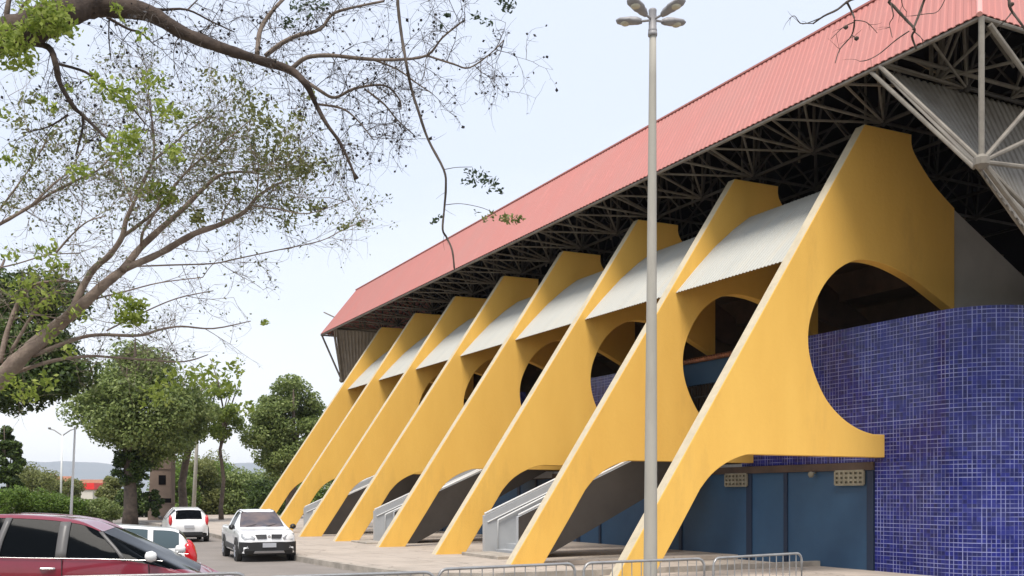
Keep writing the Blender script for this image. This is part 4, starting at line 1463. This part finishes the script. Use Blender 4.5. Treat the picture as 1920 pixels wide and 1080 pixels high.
m = MB(); D = 8.6
tp = [(-420, 2400), (-415, 1500), (-400, 900), (-360, 520), (-260, 260), (-120, 130)]
P = [tuple(W(x, min(y, HY + CH * F / D), D)) for x, y in tp]
P[0] = (base.x, base.y, -.05); P[1] = tuple(Vector((base.x, base.y, 1.2)) + RG * .05)
Q = catmull(P, 5)
m.tube(Q, [.36 - .19 * i / (len(Q) - 1) for i in range(len(Q))], 14)
main = limb(m, [(-120, 130), (-50, 85), (30, 62), (75, 45), (120, 25), (170, 8), (215, 12), (280, 25), (340, 60), (400, 84), (440, 98), (490, 114), (545, 132), (575, 160), (592, 195), (612, 232), (640, 272), (668, 335)], D, [74, 70, 64, 60, 54, 50, 40, 30, 24, 21, 19, 17, 15, 12, 9, 7.5, 6, 4], 0, rng, 12, D1=9.6)
m2 = MB(); tips = []
subs = []
for pts, a, b, ml in [
    ([(482, 102), (487, 60), (500, 35), (520, 10), (545, -15)], 10, 6, 1),
    ([(497, 105), (530, 80), (560, 66), (600, 55), (620, 30), (645, 18), (720, 2)], 9, 4, 1),
    ([(548, 128), (575, 108), (620, 104), (680, 110), (740, 112), (800, 104), (830, 70), (870, 38)], 9, 3, 1),
    ([(800, 104), (850, 120), (880, 127), (920, 100), (945, 75)], 4, 2, 1),
    ([(700, 112), (745, 130), (780, 155), (810, 175)], 4, 2, 1),
    ([(568, 148), (600, 170), (628, 183), (665, 166), (720, 160), (748, 185), (752, 205)], 7, 2.5, 1),
    ([(688, 170), (720, 195), (745, 225), (775, 252)], 4, 2, 1),
    ([(592, 195), (640, 203), (670, 225), (700, 262)], 5, 2, 1),
    ([(45, 78), (90, 88), (104, 118), (112, 155), (138, 200), (155, 216), (182, 242), (208, 268)], 14, 4, 0),
    ([(110, 120), (160, 135), (188, 158), (240, 195), (272, 232)], 6, 3, 0),
    ([(155, 216), (155, 240), (142, 292)], 6, 3, 0),
    ([(128, 215), (90, 238), (40, 250)], 4, 2, 0),
    ([(200, 32), (240, 54), (265, 62), (290, 85)], 6, 2, 0),
    ([(250, 8), (300, 18), (350, 18), (400, 42), (440, 60)], 6, 2, 0),
    ([(10, 72), (14, 15), (22, -15)], 12, 7, 1), ([(18, 66), (40, 15), (62, -10)], 6, 4, 1),
    ([(350, 20), (365, 5), (380, -10)], 3, 2, 0),
    ([(205, 35), (204, 70), (208, 112)], 3, 2, 0), ([(345, 62), (330, 78), (332, 90)], 3, 2, 0)]:
    D0 = 8.8 + min(1.0, max(0, pts[0][0]) / 600)
    m2 = MB()
    q = limb(m2 if ml else m, pts, D0, a, b, rng, 8, D1=D0 + rng.uniform(-.3, .5))
    if ml: wb(m2, 'branch', M['bark_tan'], TA, smooth=True)
    subs.append((q, pts))
tw = MB()
for q, pts in subs:
    n_ = max(2, int(len(q) * (.5 if pts[0][0] > 440 else .28)))
    sprays(tw, q, n_, .42, .0045, rng, 2, tips, .15)
sprays(tw, main, 30, .45, .0045, rng, 2, tips, .25)
wb(m, 'trunk', M['bark'], TA, smooth=True)
wb(tw, 'twigs', M['twig'], TA, fix=False)['kind'] = 'stuff'
pod = MB()
for p in rng.sample(tips, min(len(tips), 1300)):
    n_ = rv(rng)
    leaf(pod, p + rv(rng) * .02, n_, rng.uniform(.022, .046), rng, .85)
wb(pod, 'seed_pods', M['pod'], TA, fix=False)['kind'] = 'stuff'
lf = MB()
for x, y, r_, n_ in [(22, 88, 42, 330), (15, 60, 25, 60), (88, 25, 45, 330), (112, 48, 22, 90), (70, 45, 22, 60), (45, 118, 14, 20), (216, 14, 10, 22), (228, 36, 6, 8), (270, 65, 13, 18), (195, 165, 18, 28), (222, 172, 26, 70), (240, 195, 16, 30), (172, 148, 12, 16),
                     (285, 152, 24, 55), (308, 205, 24, 60), (335, 215, 10, 14), (230, 270, 30, 90), (250, 255, 22, 50), (236, 300, 20, 36), (82, 185, 9, 10), (98, 200, 11, 16), (58, 134, 10, 10), (130, 165, 8, 8), (150, 322, 18, 50), (325, 285, 18, 40), (130, 60, 20, 30), (10, 215, 12, 14), (15, 300, 16, 28)]:
    cluster(lf, x, y, r_ * 1.3, 8.4, int(n_ * 1.25), .06, rng)
wb(lf, 'young_leaves', M['leaf_bright'], TA, fix=False)['kind'] = 'stuff'

# --- tree B: fan of tan branches from the lower left
rng = random.Random(22)
D = 11.0
base = W(-330, HY, D)
TB = empty('fanning_tree', 'tree with smooth tan branches fanning up and right from the left edge, sparse small leaves', 'tree', (base.x, base.y, 0))
m = MB()
P = [(base.x, base.y, -.05), tuple(Vector((base.x, base.y, 1.0)) + RG * .1), tuple(W(-200, 930, D)), tuple(W(-90, 810, D)), tuple(W(-15, 725, D))]
Q = catmull(P, 5)
m.tube(Q, [.20 - .098 * i / (len(Q) - 1) for i in range(len(Q))], 14)
subs = []
for pts, a, b in [
    ([(-15, 725), (45, 665), (95, 622), (150, 575), (200, 530), (235, 503)], 32, 15),
    ([(235, 503), (300, 475), (360, 440), (415, 420), (460, 396), (482, 370), (520, 345), (560, 334)], 17, 3),
    ([(230, 506), (262, 466), (300, 430), (345, 390), (375, 360), (410, 330), (450, 322), (500, 328)], 17, 3),
    ([(130, 590), (170, 512), (206, 478), (229, 444), (236, 414), (250, 383), (267, 344), (286, 303), (289, 265), (285, 225)], 16, 3),
    ([(229, 444), (262, 420), (300, 388), (330, 345), (365, 308), (415, 270), (470, 225)], 9, 2),
    ([(286, 303), (320, 275), (360, 240), (400, 215)], 5, 2),
    ([(250, 383), (236, 350), (227, 320), (228, 290)], 5, 2),
    ([(265, 460), (268, 435), (290, 400), (300, 370)], 7, 3),
    ([(30, 698), (100, 676), (165, 668), (200, 669), (280, 675), (345, 678), (390, 665)], 9, 2),
    ([(60, 668), (130, 640), (180, 628), (260, 629), (300, 618), (340, 612), (400, 616), (470, 602)], 10, 2),
    ([(0, 680), (14, 620), (38, 560), (62, 535), (95, 528), (128, 526)], 13, 4),
    ([(20, 660), (60, 592), (85, 560), (120, 540)], 9, 3),
    ([(-60, 450), (0, 420), (60, 385), (100, 360), (150, 335), (185, 318), (220, 280)], 9, 3),
    ([(60, 385), (100, 345), (130, 320), (160, 270)], 6, 2),
    ([(-20, 420), (20, 365), (60, 310), (85, 270)], 5, 2),
    ([(105, 474), (135, 440), (165, 415), (200, 405)], 5, 2),
    ([(-30, 508), (30, 495), (90, 478), (150, 475)], 4, 2),
    ([(238, 500), (320, 497), (400, 494), (440, 486), (520, 469), (600, 452), (645, 430), (690, 412)], 4, 1.5),
    ([(300, 475), (350, 452), (380, 432)], 5, 2),
    ([(415, 420), (420, 395), (440, 360), (438, 320)], 4, 2),
    ([(470, 385), (520, 392), (580, 400), (660, 372)], 4, 1.5),
    ([(480, 372), (485, 330), (484, 300)], 3, 2),
    ([(200, 620), (260, 590), (330, 560), (400, 545)], 4, 2),
    ([(180, 560), (240, 545), (300, 530), (380, 520)], 4, 2),
    ([(120, 600), (60, 590), (20, 600)], 4, 2)]:
    D0 = D + rng.uniform(-.3, .3)
    subs.append((limb(m, pts, D, a * (.84 if a < 20 else 1), b * .9, rng, 10, D1=D0 + rng.uniform(-.8, 1.0) if a < 20 else D), pts))
tips = []; tw = MB()
for q, pts in subs[1:]:
    sprays(tw, q, max(3, int(len(q) * .34)), .55, .0048, rng, 2, tips, .15, .0)
up = [s for s in subs if s[1][-1][1] < 340]
for q, pts in up:
    sprays(tw, q, int(len(q) * .28), .75, .005, rng, 2, tips, .5, .02, Vector((0, 0, .3)))
wb(m, 'trunk', M['bark_pale'], TB, smooth=True)
wb(tw, 'twigs', M['twig_tan'], TB, fix=False)['kind'] = 'stuff'
lf = MB()


def pxof(p):
    l = p.x * C_ - p.y * S_; D = p.x * S_ + p.y * C_
    return CX + F * l / D, HY - (p.z - CH) * F / D


for p in tips:
    x, y = pxof(p)
    k = 1 if y > 430 else 2
    for _ in range(k):
        if rng.random() < (.22 if y > 430 else .42):
            leaf(lf, p + rv(rng) * .05, (rv(rng) + Vector((0, 0, .5))).normalized(), rng.uniform(.025, .055), rng, .6)
wb(lf, 'small_leaves', M['leaf_grey'], TB, fix=False)['kind'] = 'stuff'
lf = MB()
for x, y, r_, n_ in [(500, 240, 55, 230), (520, 300, 55, 280), (560, 305, 35, 120), (470, 200, 40, 110), (430, 250, 45, 100), (400, 300, 30, 60), (540, 392, 22, 60), (590, 390, 22, 60), (605, 310, 20, 50), (575, 320, 20, 50), (535, 420, 18, 30), (445, 365, 15, 26), (420, 350, 20, 30), (560, 215, 16, 24), (440, 150, 18, 24), (400, 145, 20, 26),
                     (60, 190, 22, 40), (45, 230, 28, 40), (100, 240, 25, 40), (50, 290, 35, 60), (100, 270, 25, 40), (150, 260, 22, 26), (190, 285, 22, 30), (640, 425, 12, 16), (672, 420, 8, 12), (580, 180, 14, 18), (350, 230, 22, 26), (200, 320, 18, 24), (60, 330, 20, 24), (20, 385, 12, 16), (370, 410, 14, 50), (372, 395, 10, 20)]:
    cluster(lf, x, y, r_ * 1.15, 10.8, int(n_ * 1.1), .066, rng)
wb(lf, 'olive_leaves', M['leaf_olive'], TB, fix=False)['kind'] = 'stuff'
lf = MB()
for x, y, r_, n_ in [(298, 362, 24, 130), (270, 355, 14, 26), (320, 375, 14, 30), (240, 575, 20, 90), (255, 595, 18, 90), (232, 600, 14, 40), (262, 570, 14, 40), (225, 555, 10, 18), (90, 470, 22, 40), (110, 500, 20, 40), (70, 520, 26, 50), (40, 540, 26, 50), (20, 480, 16, 26), (100, 560, 24, 36), (150, 590, 18, 24), (60, 570, 30, 50), (90, 620, 24, 30), (20, 720, 22, 40), (50, 735, 22, 50), (85, 715, 18, 26), (130, 660, 14, 16),
                     (310, 722, 26, 50), (290, 745, 26, 50), (330, 700, 20, 30), (380, 705, 25, 50), (420, 720, 26, 60), (440, 690, 20, 30), (460, 765, 14, 30), (400, 690, 18, 20), (497, 605, 6, 10), (330, 300, 16, 20)]:
    cluster(lf, x, y, r_ * 1.35, 10.6, int(n_ * 1.5), .068, rng)
wb(lf, 'young_leaves', M['leaf_bright'], TB, fix=False)['kind'] = 'stuff'

# --- third tree, behind the camera: vine and bare twigs hanging into the view from above
rng = random.Random(23)
TC = empty('bare_twig_tree', 'tree whose bare twigs and a long hanging vine drop into the top of the picture', 'tree', (6.5, -3.5, 0))
m = MB()
m.tube(catmull([(6.5, -3.5, -.05), (6.45, -3.4, 2), (6.2, -3.0, 4.5), (5.8, -2.0, 6.6), (5.4, .2, 7.8), tuple(W(1300, -520, 6.6)), tuple(W(900, -420, 7.6)), tuple(W(740, -160, 8.0))], 5), [.26] * 6 + [.24, .22, .2, .18, .16, .15, .14, .13, .12, .11, .10, .09, .08, .07, .06, .055, .05, .045, .04, .035, .03, .028, .026, .024, .022, .02, .018, .018, .016, .016], 12)
m.tube(catmull([tuple(W(1300, -520, 6.6)), tuple(W(1500, -330, 6.8)), tuple(W(1700, -140, 7.0)), tuple(W(1750, -60, 7.0))], 4), [.06, .055, .05, .048, .044, .04, .036, .032, .03, .027, .024, .022, .02], 8)
v = limb(m, [(740, -160), (745, -10), (752, 60), (762, 120), (771, 165), (785, 210), (803, 262), (832, 318), (836, 350), (833, 392), (830, 430), (838, 446), (848, 470), (852, 505)], 8.0, 6.5, 3.2, rng, 8)
limb(m, [(832, 318), (855, 314), (885, 313)], 8.0, 1.4, 1, rng, 5)
limb(m, [(836, 384), (865, 382), (905, 390), (930, 402)], 8.0, 1.4, 1, rng, 5)
tips = []; tw = MB()
for pts, a, b in [
    ([(1750, -60), (1700, -30), (1668, 0), (1676, 12), (1700, 38), (1715, 55), (1710, 68), (1718, 92)], 7, 4),
    ([(1750, -60), (1738, -10), (1733, 0), (1722, 30), (1712, 55)], 6, 4),
    ([(1670, 5), (1675, 30), (1668, 45), (1673, 70)], 2.5, 1.5),
    ([(1705, 58), (1680, 75), (1650, 100), (1628, 112), (1612, 115)], 2.6, 1.5),
    ([(1715, 60), (1728, 72), (1731, 85)], 2, 1.2),
    ([(1700, -20), (1640, -12), (1595, 0), (1570, 18), (1545, 30), (1525, 44)], 6, 3),
    ([(1588, 4), (1597, 22), (1602, 38), (1597, 66), (1575, 92), (1566, 118)], 4.5, 1.5),
    ([(1602, 38), (1625, 42), (1645, 62)], 2, 1.2), ([(1600, 42), (1580, 52), (1558, 73)], 2.2, 1.2), ([(1597, 66), (1606, 72)], 2, 1.5),
    ([(1540, 33), (1505, 45), (1490, 30), (1480, 35)], 2, 1.2), ([(1525, 44), (1500, 44)], 2, 1.2),
    ([(1750, -60), (1830, -30), (1885, -10), (1893, 12), (1898, 22), (1915, 45), (1925, 60)], 7, 4),
    ([(1898, 22), (1885, 38), (1870, 50)], 3, 1.5), ([(1690, -10), (1692, 10), (1700, 22)], 2, 1.2), ([(1780, -20), (1760, 20), (1735, 26), (1708, 30)], 2, 1.2)]:
    q = limb(m, pts, 7.0, a, b, rng, 6)
    if b < 3: sprays(tw, q, 2, .12, .002, rng, 0, tips, .5)
for x, y in ((1586, 51), (1606, 72), (1897, 8)):
    c = W(x, y, 7.0); m.lathe([(.004, -.016), (.016, -.006), (.016, .006), (.004, .014)], c, 8)
wb(m, 'trunk', M['twig'], TC, smooth=True)
sprays(tw, v, 6, .12, .002, rng, 0, tips, .3)
wb(tw, 'twigs', M['twig'], TC, fix=False)['kind'] = 'stuff'
lf = MB()
for x, y, r_, n_ in [(900, 330, 26, 46), (920, 345, 22, 36), (935, 358, 10, 14), (880, 322, 12, 14), (885, 340, 14, 14), (868, 338, 8, 6), (822, 408, 10, 12), (812, 415, 6, 6), (955, 12, 16, 40), (940, 4, 14, 26), (895, 398, 8, 6), (838, 28, 7, 16), (824, 48, 8, 18), (890, 30, 12, 20), (912, 42, 14, 14), (565, 12, 34, 60), (540, 42, 16, 40), (600, 10, 20, 26)]:
    cluster(lf, x, y, r_, 8.0, n_, .042, rng)
wb(lf, 'dark_leaves', M['leaf_vine'], TC, fix=False)['kind'] = 'stuff'
lf = MB()
for x, y, r_, n_ in [(962, 412, 16, 40), (945, 408, 12, 22), (975, 410, 10, 20), (920, 404, 14, 14), (907, 412, 6, 8)]:
    cluster(lf, x, y, r_, 8.0, n_, .042, rng)
wb(lf, 'olive_leaves', M['leaf_olive'], TC, fix=False)['kind'] = 'stuff'

# ---------------------------------------------------------------- haze over the far ground
m = MB(); m.box(-4600, 2400, -40, 6100, -3.2, 205)
hz = m.build('haze', M['white'])
hm = bpy.data.materials.new('haze_air'); hm.use_nodes = True
t = hm.node_tree; t.nodes.clear()
ou = t.nodes.new('ShaderNodeOutputMaterial'); vv = t.nodes.new('ShaderNodeVolumePrincipled')
vv.inputs['Color'].default_value = (0.82, 0.89, 1.0, 1); vv.inputs['Density'].default_value = 0.00011
t.links.new(vv.outputs[0], ou.inputs['Volume'])
hz.data.materials.clear(); hz.data.materials.append(hm)
tag(hz, kind='stuff')
